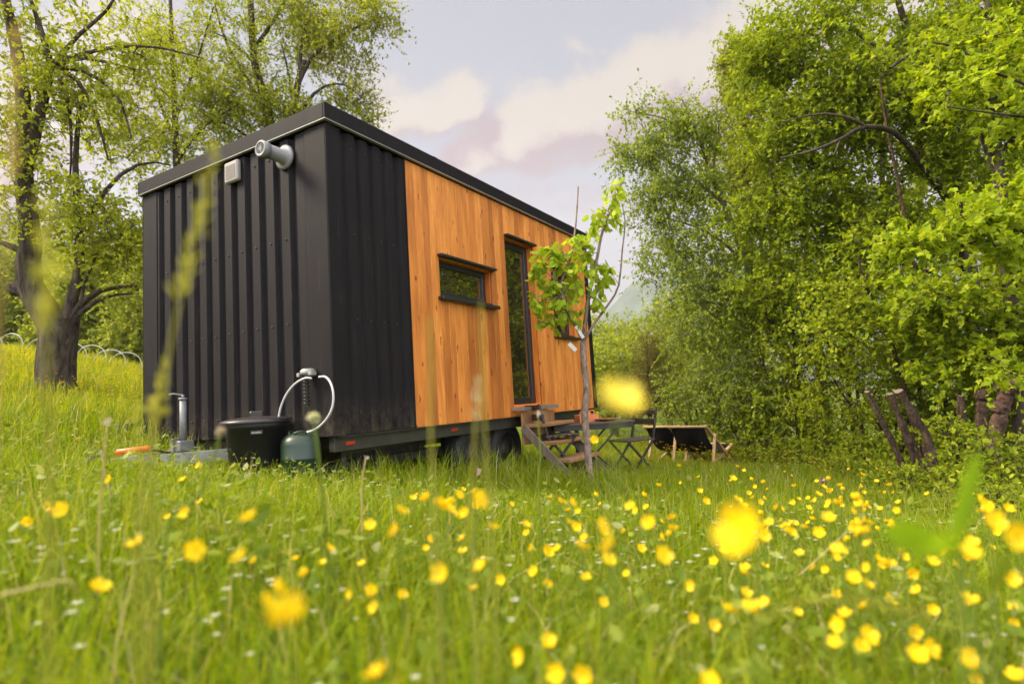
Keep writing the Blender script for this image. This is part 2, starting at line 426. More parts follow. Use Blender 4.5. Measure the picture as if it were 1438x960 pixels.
def grow(rng, trunk, r0, r1, limbs, tips, up=.15, tipr=.0035, step=.3):
    nodes = []; par = []; rad = []; paths = []
    def add_path(pts, ra, rb, start=None):
        idx = [] if start is None else [start]
        n = len(pts)
        for i, p in enumerate(pts):
            par.append(idx[-1] if idx else -1); nodes.append(p); rad.append(ra + (rb - ra) * i / max(1, n - 1)); idx.append(len(nodes) - 1)
        paths.append(idx)
    def res(pts):
        pts = np.array(pts, float); L = np.linalg.norm(np.diff(pts, axis=0), axis=1).sum()
        return bez(pts, max(3, int(L / step) + 2))
    add_path(res(trunk), r0, r1)
    for pts, ra, rb in limbs:
        q = res(pts); A = np.array(nodes); s = int(np.argmin(((A - q[0]) ** 2).sum(1)))
        add_path(q, ra, rb, s)
    tips = np.array(tips); A0 = np.array(nodes)
    dist = np.array([np.sqrt(((A0 - t) ** 2).sum(1)).min() for t in tips])
    dirs = np.zeros_like(tips); order = np.argsort(dist)
    cap = len(nodes) + int(dist.sum() / step * 2) + len(tips) * 8 + 100
    A = np.zeros((cap, 3)); A[:len(nodes)] = A0; cnt = len(nodes); childpipe = {}
    base = A0[0]
    for ti in order:
        t = tips[ti]; d = t - A[:cnt]; L = np.sqrt((d ** 2).sum(1))
        slope = d[:, 2] / np.maximum(L, 1e-6)
        cost = L * (1 + .8 * np.maximum(0, .15 - slope)) + .04 * np.arange(cnt) / cnt
        s = int(np.argmin(cost)); a = A[s].copy(); Ld = L[s]
        k = max(2, int(Ld / step) + 1)
        c = a + (t - a) * .5 + np.array([0, 0, up * Ld]) + rng.normal(size=3) * .10 * Ld
        tt = np.linspace(0, 1, k + 1)[1:, None]
        pts = (1 - tt) ** 2 * a + 2 * tt * (1 - tt) * c + tt ** 2 * t
        pts += rng.normal(size=pts.shape) * .012 * min(Ld, 1.5)
        idx = [s]
        for p in pts:
            par.append(idx[-1]); nodes.append(p); rad.append(0); A[cnt] = p; idx.append(cnt); cnt += 1
        paths.append(idx); dirs[ti] = unit(t - c)
    nodes = np.array(nodes); par = np.array(par); rad = np.array(rad)
    e = 2.1
    pr = np.zeros(len(nodes)); nch = np.zeros(len(nodes), int)
    for i in range(len(nodes)):
        if par[i] >= 0: nch[par[i]] += 1
    pr[nch == 0] = tipr ** e
    for i in range(len(nodes) - 1, -1, -1):
        if par[i] >= 0: pr[par[i]] += pr[i] 
    pr = np.minimum(pr ** (1 / e), r0 * .8)
    rr = np.maximum(pr, rad)
    return nodes, paths, rr, dirs

def tube_arrays(paths, nodes, rr, ns=6):
    V = []; Fq = []; off = 0
    for pi, idx in enumerate(paths):
        pts = nodes[idx]; r = rr[idx].copy()
        if pi and len(idx) > 1: r[0] = min(r[0], r[1] * 1.25)
        d = np.gradient(pts, axis=0); d = unit(d)
        ref = np.array([.31, .95, .05]) if abs(d[0][1]) < .9 else np.array([1, 0, 0.])
        u = unit(np.cross(d, ref)); w = np.cross(d, u)
        n = ns if r.max() > .03 else (4 if r.max() > .010 else 3)
        a = np.linspace(0, 2 * np.pi, n, endpoint=False)
        ring = pts[:, None] + r[:, None, None] * (np.cos(a)[None, :, None] * u[:, None] + np.sin(a)[None, :, None] * w[:, None])
        V.append(ring.reshape(-1, 3)); m = len(pts)
        i, k = np.meshgrid(np.arange(m - 1), np.arange(n), indexing='ij'); k2 = (k + 1) % n
        Fq.append(np.stack([off + i * n + k, off + i * n + k2, off + (i + 1) * n + k2, off + (i + 1) * n + k], -1).reshape(-1, 4))
        off += m * n
    return np.vstack(V), np.vstack(Fq)

def make_tree(name, label, cat, group, trunk, r0, r1, limbs, tips, leafm, barkm, seed, kind='oval', size=.05,
              twigs=4, per=10, tl=.35, droop=-.1, upn=.8, up=.15, twig_geo=True, step=.3, ns=7, along=True, flare=1.35):
    rng = np.random.default_rng(seed)
    trunk = [np.array(t, float) for t in trunk]
    nodes, paths, rr, dirs = grow(rng, trunk, r0, r1, limbs, tips, up, step=step)
    rr[0] *= flare
    base = trunk[0]
    root = empty(name, tuple(base), 0, label, cat, group)
    V, Q = tube_arrays(paths, nodes, rr, ns)
    T = np.array(tips)
    if along:   # twigs also leave the outer half of every thin branch
        ex = []; ed = []
        for idx in paths[1 + len(limbs):]:
            for j in idx[1:]:
                if rr[j] < .02 and rng.random() < .55: ex.append(nodes[j]); ed.append(unit(rng.normal(size=3)) * .8 + [0, 0, .2])
        if ex: T = np.vstack([T, ex]); dirs = np.vstack([dirs, ed])
    n = len(T)
    td = unit(np.repeat(dirs, twigs, 0) * .7 + rng.normal(size=(n * twigs, 3)) * .62 + np.array([0, 0, droop]))
    ts = np.repeat(T, twigs, 0); ln = tl * (.5 + rng.random(n * twigs))
    if twig_geo:
        mid = ts + td * (ln * .5)[:, None]; end = ts + td * ln[:, None] + np.array([0, 0, droop * .35]) * ln[:, None]
        W = np.cross(td, rng.normal(size=td.shape)); W = unit(W); W2 = np.cross(td, W); rw = .0018
        ring = [p[:, None] + r * np.stack([W, -.5 * W + .87 * W2, -.5 * W - .87 * W2], 1) for p, r in ((ts, rw), (mid, rw * .8), (end, rw * .4))]
        tv = np.concatenate(ring, 1).reshape(-1, 3); b = (np.arange(len(ts)) * 9)[:, None, None] + len(V)
        f = np.array([[i * 3 + k, i * 3 + (k + 1) % 3, (i + 1) * 3 + (k + 1) % 3, (i + 1) * 3 + k] for i in range(2) for k in range(3)])
        Q = np.vstack([Q, (b + f[None]).reshape(-1, 4)]); V = np.vstack([V, tv])
    me = mesh_np('trunk', V - base, Q.ravel(), np.arange(len(Q)) * 4, np.full(len(Q), 4), [barkm])
    linkmesh('trunk', me, root)
    # leaves
    tt = .1 + .95 * rng.random((n * twigs, per))
    pos = ts[:, None] + td[:, None] * (ln[:, None] * tt)[..., None] + np.array([0, 0, droop * .35]) * (ln[:, None] * tt * tt)[..., None]
    pos = pos.reshape(-1, 3)
    ld = np.repeat(td, per, 0) * .55 + rng.normal(size=pos.shape) * .6 + np.array([0, 0, droop * 1.2])
    nm = rng.normal(size=pos.shape) * .55 + np.array([0, 0, upn])
    sz = size * (.6 + .75 * rng.random(len(pos)))
    lm = leaf_mesh('crown', pos - base, ld, nm, sz, kind, leafm)
    linkmesh('crown', lm, root)
    return root

# ================================================================== THE SETTING
def ground():
    def axis(a, b, n, p=2.2):
        t = np.linspace(-1, 1, n); t = np.sign(t) * np.abs(t) ** p
        return np.where(t < 0, -t * a, t * b)
    xs = axis(-1900, 1900, 201, 3.2); ys = 6 + axis(-1900, 1900, 201, 3.2)
    X, Y = np.meshgrid(xs, ys, indexing='ij'); Z = zg(X, Y)
    V = np.stack([X, Y, Z], -1).reshape(-1, 3); n, m = X.shape
    i, j = np.meshgrid(np.arange(n - 1), np.arange(m - 1), indexing='ij'); a = i * m + j
    Q = np.stack([a, a + m, a + m + 1, a + 1], -1).reshape(-1, 4)
    o = linkmesh('ground', mesh_np('ground', V, Q.ravel(), np.arange(len(Q)) * 4, np.full(len(Q), 4), [MT['soil']]))
    o['kind'] = 'structure'
ground()

def mountains():
    rng = np.random.default_rng(3)
    az = np.radians(np.linspace(-75, 75, 241)); d0 = 1500.
    # crest elevation angle (tan) by bearing: high on the left, a peak right of the cabin
    deg = np.degrees(az)
    h = .10 + .24 * np.exp(-((deg + 46) / 17) ** 2) + .145 * np.exp(-((deg - 14.5) / 5.0) ** 2) * 0 
    h += np.interp(deg, [-75, 4, 9.0, 11.3, 12.6, 16, 22, 40, 75], [-.03, -.02, .025, .068, .082, .09, .10, .12, .1])
    for k in range(1, 6): h += .005 / k * np.sin(deg * .55 * k + k * 1.7)
    rows = []
    for t in np.linspace(0, 1, 9):
        d = d0 * (.72 + .28 * t); hh = h * d0 * (t ** 1.15) - 30 * (1 - t)
        wob = 1 + .05 * np.sin(deg * 1.7 + t * 9) * (1 - t)
        rows.append(np.stack([np.sin(az) * d * wob, np.cos(az) * d * wob, hh], -1))
    for t in (.5, 1):
        d = d0 * (1 + .3 * t); rows.append(np.stack([np.sin(az) * d, np.cos(az) * d, h * d0 * (1 - t * .9)], -1))
    V = np.array(rows); n, m = V.shape[:2]
    i, j = np.meshgrid(np.arange(n - 1), np.arange(m - 1), indexing='ij'); a = i * m + j
    Q = np.stack([a, a + 1, a + m + 1, a + m], -1).reshape(-1, 4)
    o = linkmesh('mountains', mesh_np('mountains', V.reshape(-1, 3), Q.ravel(), np.arange(len(Q)) * 4, np.full(len(Q), 4), [MT['mountain']]))
    o['kind'] = 'structure'
mountains()

# ------------------------------------------------------------------ grass (uncountable: stuff)
CA = np.array([.5101, .8601]); CB = np.array([-.8601, .5101]); C0 = np.array([-1.293, 4.290])
def cabin_local(x, y):
    dx = x - C0[0]; dy = y - C0[1]
    return dx * CA[0] + dy * CA[1], dx * CB[0] + dy * CB[1]

def wedge(rng, n, d0, d1, side=1.5, ll=.93, lr=.93):
    d = np.sqrt(rng.random(n) * (d1 ** 2 - d0 ** 2) + d0 ** 2)
    s = rng.random(n); x = -(ll * d + side) + s * ((ll + lr) * d + 2 * side)
    return x, d

def grass_blades(name, x, y, h, w, m, rng, lean=.5, label=None):
    n = len(x); z = zg(x, y)
    az = rng.random(n) * 2 * np.pi; bd = np.stack([np.cos(az), np.sin(az), np.zeros(n)], 1)
    fa = az + np.pi / 2 + rng.normal(size=n) * .7
    wd = np.stack([np.cos(fa), np.sin(fa), np.zeros(n)], 1) * (w / 2)[:, None]
    L = lean * rng.random(n) ** 1.3 + .08
    b = np.stack([x, y, z - .01], 1); V = np.zeros((n, 7, 3))
    for i, t in enumerate((0, .38, .74)):
        c = b + np.array([0, 0, 1.]) * (h * (t - .35 * L * t * t))[:, None] + bd * (h * L * t ** 1.8)[:, None]
        k = (.75, 1.0, .62)[i]
        V[:, 2 * i] = c - wd * k; V[:, 2 * i + 1] = c + wd * k
    V[:, 6] = b + np.array([0, 0, 1.]) * (h * (1 - .42 * L))[:, None] + bd * (h * L * 1.15)[:, None]
    base = (np.arange(n) * 7)[:, None]
    loops = (base + np.array([0, 1, 3, 2, 2, 3, 5, 4, 4, 5, 6])[None]).ravel()
    tot = np.tile([4, 4, 3], n); st = np.concatenate([[0], np.cumsum(tot)[:-1]])
    o = linkmesh(name, mesh_np(name, V.reshape(-1, 3), loops, st, tot, [m], smooth=True)); o['kind'] = 'stuff'
    if label: o['label'] = label; o['category'] = 'grass'
    return o

def grass():
    rng = np.random.default_rng(11)
    xs, ys, hs, ws = [], [], [], []
    for n, d0, d1, hm, wm in ((30000, .75, 2.2, .17, .0046), (62000, 2.2, 4.6, .18, .0048), (80000, 4.6, 9, .22, .0066), (60000, 9, 16, .28, .011)):
        x, y = wedge(rng, n, d0, d1)
        h = hm * (.45 + 1.05 * rng.random(n) ** 1.4); w = wm * (.6 + .8 * rng.random(n))
        # patches of longer and shorter growth
        pat = np.sin(x * 2.1 + 1.3 * np.sin(y * 1.1)) * np.sin(y * 1.7 + .6) 
        h = h * (1 + .28 * pat)
        lx, ly = cabin_local(x, y)
        yard = np.exp(-((lx + .5) / .9) ** 2 - ((ly - .9) / 1.1) ** 2)
        h *= 1 - .45 * yard
        h *= 1 + .38 * np.exp(-((ly + .35) / .45) ** 2) * (lx > .1) * (lx < 2.3)
        h *= 1 - .5 * np.exp(-((x - 2.7) / 1.2) ** 2 - ((y - 9.4) / 1.4) ** 2)
        inside = (lx > .1) & (lx < 4.7) & (ly > .05) & (ly < 2.5)
        h = np.where(inside, np.minimum(h * .7, .20), h)
        under = inside & (np.minimum(.45 - zg(x, y) - .03, 9) < h)
        keep = ~under & (rng.random(n) > inside * .5)
        xs.append(x[keep]); ys.append(y[keep]); hs.append(h[keep]); ws.append(w[keep])
    x, y, h, w = map(np.concatenate, (xs, ys, hs, ws))
    grass_blades('meadow_grass', x, y, h, w, MT['grass'], rng, 1.05, 'fresh green meadow grass growing all over the ground')
    # sunlit hillside left of and behind the cabin
    n = 90000
    y = np.sqrt(rng.random(n) * (36 ** 2 - 5.6 ** 2) + 5.6 ** 2); x = -y * (.25 + .75 * rng.random(n)) - 1.0
    lx, ly = cabin_local(x, y); k = ~((lx > -.6) & (lx < 4.9) & (ly < 2.65))
    x, y = x[k], y[k]; n = len(x)
    h = (.24 + .008 * y) * (.5 + .8 * rng.random(n)); w = (.004 + .0011 * y) * (.6 + .8 * rng.random(n))
    grass_blades('hillside_grass', x, y, h, w, MT['grass_far'], rng, .5, 'tall yellow green grass on the slope behind the apple tree')
    # the same tall sunny grass right of the cabin towards the bushes
    n = 26000
    y = 8.6 + rng.random(n) * 9; x = .55 + (.02 + .62 * rng.random(n)) * (y - 4) * .9
    h = .14 * (.5 + .9 * rng.random(n)); w = (.003 + .0009 * y) * (.6 + .8 * rng.random(n))
    lx, ly = cabin_local(x, y); k = ~((lx < 4.9) & (ly > -.1)); x, y, h, w = x[k], y[k], h[k], w[k]
    grass_blades('sunny_grass', x, y, h, w, MT['grass_far'], rng, .6, 'sunlit yellow green grass in front of the bushes')

    # broad leaved herbs between the blades
    x, y = wedge(rng, 22000, .8, 4.2, .8); x2, y2 = wedge(rng, 9000, 4.2, 8, 1.); q = rng.random(len(x)) > (x * 0 + np.clip((y - 1.6) / 2.6, 0, 1)) * .75; x, y = x[q], y[q]; x = np.concatenate([x, x2]); y = np.concatenate([y, y2])
    lx, ly = cabin_local(x, y); k = ~((lx > -.03) & (lx < 4.8) & (ly > -.03) & (ly < 2.6)); x, y = x[k], y[k]; n = len(x)
    clump = np.sin(x * 3.1 + 2 * np.sin(y * 2.3)) + np.sin(y * 4.1 + x); k = clump + rng.normal(size=n) * .8 > -.1
    x, y = x[k], y[k]; n = len(x)
    z = zg(x, y) + .02 + .20 * rng.random(n)
    ld = rng.normal(size=(n, 3)) * np.array([1, 1, .55]) + np.array([0, 0, .25]); nm = rng.normal(size=(n, 3)) * .5 + np.array([0, 0, .9])
    lm = leaf_mesh('meadow_herbs', np.stack([x, y, z], 1), ld, nm,   .016 + .045 * rng.random(n) ** 2.2, 'oval', MT['herb'])
    o = linkmesh('meadow_herbs', lm); o['kind'] = 'stuff'; tag(o, 'broad leaved clover and herbs among the meadow grass', 'herbs')

    # flowering grass stems with thin ripe heads
    n = 2300
    x, y = wedge(rng, n, 1.3, 9, .6)
    lx, ly = cabin_local(x, y); k = ~((lx > -.05) & (lx < 4.8) & (ly > -.05) & (ly < 2.6)); x, y = x[k], y[k]; n = len(x)
    grass_blades('seeding_grass', x, y, (.28 + .22 * rng.random(n)) * (1 - .4 * np.exp(-((cabin_local(x, y)[0] + .5) / 1.2) ** 2)), .0035 + 0 * x, MT['grasshead'], rng, .55, 'thin flowering grass stems above the meadow')
    n = 420
    x, y = wedge(rng, n, 1.1, 8, .5); 
    lx, ly = cabin_local(x, y); k = ~((lx > -.05) & (lx < 4.8) & (ly > -.05) & (ly < 2.6)); x, y = x[k], y[k]; n = len(x)
    grass_blades('dry_grass', x, y, .20 + .2 * rng.random(n), .0045 + 0 * x, MT['straw'], rng, 1.6, 'bent dry straw coloured blades in the grass')
    # little pale blooms low in the grass
    n = 1900
    x, y = wedge(rng, n, .9, 4.0, .3)
    c = np.sin(x * 2.3 + 1) * np.sin(y * 3.1) + rng.normal(size=n) * .5; k = c > .35; x, y = x[k], y[k]; n = len(x)
    z = zg(x, y) + .08 + .14 * rng.random(n)
    pos = np.repeat(np.stack([x, y, z], 1), 5, 0); a = np.tile(np.arange(5) * 2 * np.pi / 5, n)
    ld = np.stack([np.cos(a), np.sin(a), .3 + 0 * a], 1); nm = np.stack([-.3 * np.cos(a), -.3 * np.sin(a), 1 + 0 * a], 1)
    o = linkmesh('pale_blooms', leaf_mesh('pale_blooms', pos, ld, nm, np.repeat(.007 + .009 * rng.random(n), 5), 'oval', MT['cloverwhite']))
    o['kind'] = 'stuff'; tag(o, 'tiny off white blooms low in the meadow grass', 'small flowers')
grass()

# ================================================================== THE CABIN ON ITS TRAILER
CW, CL, H1, H2 = 2.5, 4.726, 2.33, 2.468
ROOTZ = .03; DZ = .42
cab = empty('tiny_house', (C0[0], C0[1], ROOTZ), math.atan2(.8601, .5101),
            'black corrugated tiny house on a trailer with an orange larch front, standing in the meadow', 'tiny house', None)
OFF = (0, 0, DZ)
def part(mb, name, m, parent=None): 
    return mb.build(name, m, parent or cab, OFF if parent is None else (0, 0, 0))

def corrugated(a, b, z0, z1, centres, gw, depth, slope=.018):
    """profile along s (a..b), offset d>0 inwards; returns list of (s,d)"""
    pr = [(a, 0)]
    for c in centres:
        pr += [(c - gw / 2 - slope, 0), (c - gw / 2, depth), (c + gw / 2, depth), (c + gw / 2 + slope, 0)]
    pr.append((b, 0)); return pr

def wall_from_profile(pr, z0, z1, f, flip):
    m = MB(); n = len(pr)
    vs = [f(s, d, z0) for s, d in pr] + [f(s, d, z1) for s, d in pr]
    fs = [(i, i + 1, n + i + 1, n + i) if not flip else (i + 1, i, n + i, n + i + 1) for i in range(n - 1)]
    m.add(vs, fs); return m

cent = [.38 + .181 * i for i in range(11)]
def screws(m, pts, ax):
    for (a, z) in pts:
        c = (-.003, a, z) if ax == 'X' else (a, -.003, z)
        m.lathe([(0.0001, -.006), (.007, -.005), (.009, 0)], c, 6, 1, ax)
w = wall_from_profile(corrugated(.225, 2.275, 0, H1, cent, .052, .034), .005, H1 - .01, lambda s, d, z: (d, s, z), False)
sc = [(.38 + .181 * i + .09, z) for i in range(10) for z in (.16, .86, 1.52, 2.2)]
screws(w, sc, 'X')
part(w, 'corrugated_wall', [MT['sheet'], MT['screw']])
cent2 = [.178 + .147 * i for i in range(5)]
w = wall_from_profile(corrugated(.10, .874, 0, H1, cent2, .042, .03), .005, H1 - .01, lambda s, d, z: (s, d, z), True)
screws(w, [(c + .073, z) for c in cent2[:4] for z in (.16, .86, 1.52, 2.2)], 'Y')
part(w, 'corrugated_wall', [MT['sheet'], MT['screw']])
w = wall_from_profile(corrugated(.1, CL - .1, 0, H1, [.25 + .181 * i for i in range(24)], .052, .034), .005, H1 - .01, lambda s, d, z: (s, CW - d, z), False)
part(w, 'corrugated_wall', MT['sheet'])
w = wall_from_profile(corrugated(.1, CW - .1, 0, H1, [.25 + .181 * i for i in range(12)], .052, .034), .005, H1 - .01, lambda s, d, z: (CL - d, s, z), True)
part(w, 'corrugated_wall', MT['sheet'])
m = MB().box((.06, .17, .02), (CL - .06, CW - .06, H1 - .02)); part(m, 'light_block_core', MT['frame'])  # black core box added inside the walls to block light

# corner trims: folded sheets, a little proud of the ribs
def trim(x0, x1, y0, y1): return MB().box((x0, y0, 0), (x1, y1, H1 - .004), 0, .004)
m = trim(-.006, .0, .004, .236); m.box((-.006, -.006, 0), (.100, .004, H1 - .004), 0, .003); part(m, 'corner_trim', MT['trim'])
m = trim(-.006, .0, 2.262, CW - .004); m.box((-.006, CW - .004, 0), (.100, CW + .006, H1 - .004), 0, .003); part(m, 'corner_trim', MT['trim'])
m = MB().box((4.632, -.012, 0), (CL + .006, .02, H1 - .004), 0, .003); m.box((CL - .004, .02, 0), (CL + .006, .12, H1 - .004), 0, .002); part(m, 'corner_trim', MT['trim'])
m = MB().box((CL - .1, CW - .004, 0), (CL + .006, CW + .006, H1 - .004), 0, .003); part(m, 'corner_trim', MT['trim'])
m = MB().box((.864, -.007, 0), (.880, .02, H1 - .004)); part(m, 'joint_strip', MT['trim'])

# roof: slab, fascia, pale drip edge under the fascia
OV = .035
m = MB().box((-.01, -.01, H1 + .02), (CL + .01, CW + .01, H2 - .012)); part(m, 'roof', MT['trim'])
m = MB()
m.box((-OV, -OV, H1 + .012), (CL + OV, -OV + .02, H2), 0, .004); m.box((-OV, CW + OV - .02, H1 + .012), (CL + OV, CW + OV, H2), 0, .004)
m.box((-OV, -OV + .0203, H1 + .012), (-OV + .02, CW + OV - .0203, H2), 0, .004); m.box((CL + OV - .02, -OV + .0203, H1 + .012), (CL + OV, CW + OV - .0203, H2), 0, .004)
for i in range(1, 4):   # overlapping sheet joints
    x = CL * i / 4 + .1; m.box((x - .03, -OV - .0015, H1 + .0125), (x + .03, -OV - .0003, H2 - .001))
part(m, 'fascia', MT['trim'])
m = MB(); q = OV + .004; z0, z1 = H1 + .0055, H1 + .0117
m.box((-q, -q, z0), (CL + q, -q + .03, z1)); m.box((-q, CW + q - .03, z0), (CL + q, CW + q, z1))
m.box((-q, -q + .0303, z0), (-q + .03, CW + q - .0303, z1)); m.box((CL + q - .03, -q + .0303, z0), (CL + q, CW + q - .0303, z1))
part(m, 'drip_edge', MT['drip'])
m = MB().box((-OV + .021, -OV + .0203, H1 + .001), (-.008, CW + OV - .0203, H1 + .010)); m.box((-.008, -OV + .0307, H1 + .001), (CL + .008, -.008, H1 + .010)); part(m, 'soffit', MT['trim'])

# larch boards around the openings
OPEN = {'w1': (1.31, 2.205, 1.155, 1.545), 'd': (2.505, 3.15, .105, 1.985), 'w2': (3.60, 4.19, .935, 1.80)}
def boards():
    rng = random.Random(5); m = MB(); x = .882; cuts = sorted({v for o in OPEN.values() for v in o[:2]} | {4.63})
    edges = [x]
    while x < 4.63 - 1e-6:
        nx = x + rng.choice((.088, .112, .112, .128)); 
        for c in cuts:
            if x < c - 1e-6 and nx > c - .03: nx = c; break
        edges.append(nx); x = nx
    for a, b in zip(edges[:-1], edges[1:]):
        spans = [(0.0, H1 - .002)]
        for (ox0, ox1, oz0, oz1) in OPEN.values():
            if a > ox0 - 1e-4 and b < ox1 + 1e-4:
                spans = [(spans[0][0], oz0), (oz1, spans[-1][1])]
        for z0, z1 in spans:
            y = rng.uniform(-.0012, .0012)
            m.box((a + .0016, y, z0 + .001), (b - .0016, .022, z1 - .001), 0, .003)
    part(m, 'wood_wall', MT['clad'])
    m = MB(); zs = sorted({0.0, H1 - .01} | {v for o in OPEN.values() for v in o[2:]}); xs = sorted({.882, 4.63} | {v for o in OPEN.values() for v in o[:2]})
    for xa, xb in zip(xs[:-1], xs[1:]):
        for za, zb in zip(zs[:-1], zs[1:]):
            cx, cz = (xa + xb) / 2, (za + zb) / 2
            if any(o[0] < cx < o[1] and o[2] < cz < o[3] for o in OPEN.values()): continue
            m.add([(xa, .024, za), (xb, .024, za), (xb, .024, zb), (xa, .024, zb)], [(0, 1, 2, 3)])
    part(m, 'backing', MT['frame'])
boards()

def opening(o, name, kind):
    x0, x1, z0, z1 = o; D = .135
    r = MB(); t = .02
    r.box((x0 - .0, .0235, z0), (x0 + t, D, z1), 0); r.box((x1 - t, .0235, z0), (x1, D, z1), 0)
    r.box((x0 + t + .0005, .0235, z1 - t), (x1 - t - .0005, D, z1), 0); r.box((x0 + t + .0005, .0235, z0), (x1 - t - .0005, D, z0 + t), 0)
    fw = .055 if kind == 'w' else .075
    X0, X1, Z0, Z1 = x0 + t + .001, x1 - t - .001, z0 + t + .001, z1 - t - .001
    fr = MB(); y0, y1 = .075, .125
    fr.box((X0, y0, Z0), (X0 + fw, y1, Z1), 0, .004); fr.box((X1 - fw, y0, Z0), (X1, y1, Z1), 0, .004)
    fr.box((X0 + fw + .0005, y0, Z1 - fw), (X1 - fw - .0005, y1, Z1), 0, .004); fr.box((X0 + fw + .0005, y0, Z0), (X1 - fw - .0005, y1, Z0 + fw), 0, .004)
    w = part(r, name, MT['reveal'])
    fr.build('frame', MT['frame'], w)
    MB().box((X0 + fw - .004, .094, Z0 + fw - .004), (X1 - fw + .004, .104, Z1 - fw + .004)).build('glass', MT['glass'], w)
    return w, (X0, X1, Z0, Z1, fw)
def shade(w, o, name_top, ov=.028):
    x0, x1, z0, z1 = o
    MB().box((x0 - ov, -.055, z1 - .012), (x1 + ov, -.0025, z1 + .012), 0, .003).build('hood', MT['frame'], w)
def sill(w, o, ov=.04):
    x0, x1, z0, z1 = o
    m = MB().box((x0 - ov, -.06, z0 - .028), (x1 + ov, -.0025, z0 + .006), 0, .004)
    m.box((x0 + .021, -.0022, z0 + .0205), (x1 - .021, .074, z0 + .030)); m.build('sill', MT['frame'], w)
o = OPEN['w1']; w, q = opening(o, 'window', 'w'); shade(w, o, 'hood'); sill(w, o)
o = OPEN['w2']; w, q = opening(o, 'window', 'w'); shade(w, o, 'hood'); sill(w, o)
o = OPEN['d']; w, q = opening(o, 'door', 'd'); shade(w, o, 'hood', .012)
m = MB().box((q[0] + q[4] + .004, .085, 1.02), (q[0] + q[4] + .014, .096, 1.16)); 
m = MB(); m.tube([(q[0] + .03, .07, 1.02), (q[0] + .03, .035, 1.02), (q[0] + .12, .035, 1.02)], .008, 8); m.build('handle', MT['frame'], w)
# galvanised grating step under the door
m = MB(); x0, x1, y0, y1, z0, z1 = 2.44, 3.25, -.15, -.003, .062, .098
m.box((x0, y0, z0), (x1, y0 + .006, z1 - .012)); m.box((x0, y1 - .006, z0), (x1, y1, z1)); m.box((x0, y0 + .0065, z0), (x0 + .006, y1 - .0065, z1)); m.box((x1 - .006, y0 + .0065, z0), (x1, y1 - .0065, z1))
for i in range(27): m.box((x0 + .012 + i * .0298, y0 + .0066, z0 + .004), (x0 + .016 + i * .0298, y1 - .0066, z1 - .001))
for i in range(27): m.box((x0 + .010 + i * .0298, y0 - .002, z1 - .030), (x0 + .024 + i * .0298, y0 - .0005, z1 - .002))
m.box((x0, y0, z1 - .0115), (x1, y0 + .012, z1 - .001))
part(m, 'door_grating', MT['galv'])

# vent pipe, vent cover, gas regulator and hoses on the end wall
m = MB(); c = (0, .444, 2.168)
m.lathe([(.001, -.006), (.098, -.006), (.098, -.022), (.080, -.03), (.055, -.034), (.055, -.17), (.053, -.175)], c, 28, 0, 'X')
pv = part(m, 'vent_pipe', MT['grey_plastic'])
m = MB(); m.lathe([(.053, -.175), (.064, -.18), (.064, -.232), (.056, -.236), (.044, -.236), (.040, -.17), (.001, -.168)], c, 28, 0, 'X')
for a in range(6):
    t = a * math.pi / 6; dy, dz = math.cos(t) * .045, math.sin(t) * .045
    m.bar((-.232, c[1] - dy, c[2] - dz), (-.232, c[1] + dy, c[2] + dz), .006, .004)
m.build('pipe_cap', MT['grey_plastic'], pv)
m = MB().box((-.045, .997, 2.120), (-.001, 1.174, 2.300), 0, .012); vb = part(m, 'vent_cover', MT['cream'])
m = MB()
for i in range(7): m.box((-.049, 1.022, 2.148 + i * .018), (-.0455, 1.150, 2.157 + i * .018))
m.build('louvre', MT['cream_dark'], vb)
m = MB(); c = (-.055, .20, .47)
m.lathe([(.001, .030), (.040, .028), (.056, .012), (.058, -.008), (.050, -.016), (.028, -.022), (.022, -.05), (.001, -.052)], c, 24)
m.bar((-.052, .20, .455), (-.006, .20, .455), .03, .025); m.box((-.10, .245, .44), (-.045, .275, .47), 0, .005); m.box((-.095, .125, .445), (-.04, .16, .472), 0, .005)
rg = part(m, 'gas_regulator', MT['galv_dull'])
coil = [(-.060 + .017 * math.cos(t), .215 + .017 * math.sin(t), .42 - .0042 * t) for t in np.linspace(0, 2 * math.pi * 7, 110)]
MB().tube(coil, .006, 6).build('coil_hose', MT['black_plastic'], rg)
def endwall(u, v, xp):   # pixel -> cabin-local point on the plane x'=xp
    d = CM @ np.array([(u - CX) / F, 1.0, -(v - CY) / F]); a = np.array([CA[0], CA[1], 0]); o = np.array([C0[0], C0[1], 0])
    t = (xp - (CAM - o) @ a) / (d @ a); p = CAM + d * t
    lx, ly = cabin_local(p[0], p[1]); return (lx, ly, p[2] - ROOTZ - DZ)
h1 = [endwall(u, v, xp) for u, v, xp in ((438, 531, -.10), (428, 531, -.13), (414, 539, -.15), (402, 554, -.16), (394, 573, -.16), (391, 592, -.16), (392, 612, -.15), (398, 632, -.13))]
MB().tube(bez(h1, 48), .0075, 8).build('gas_hose', MT['hose'], rg)
h2 = [endwall(u, v, xp) for u, v, xp in ((448, 529, -.10), (457, 529, -.13), (464, 537, -.15), (468, 552, -.16), (467, 570, -.16), (460, 586, -.16), (448, 599, -.15), (437, 605, -.14), (430, 607, -.14))]
MB().tube(bez(h2, 48), .0075, 8).build('gas_hose', MT['hose'], rg)

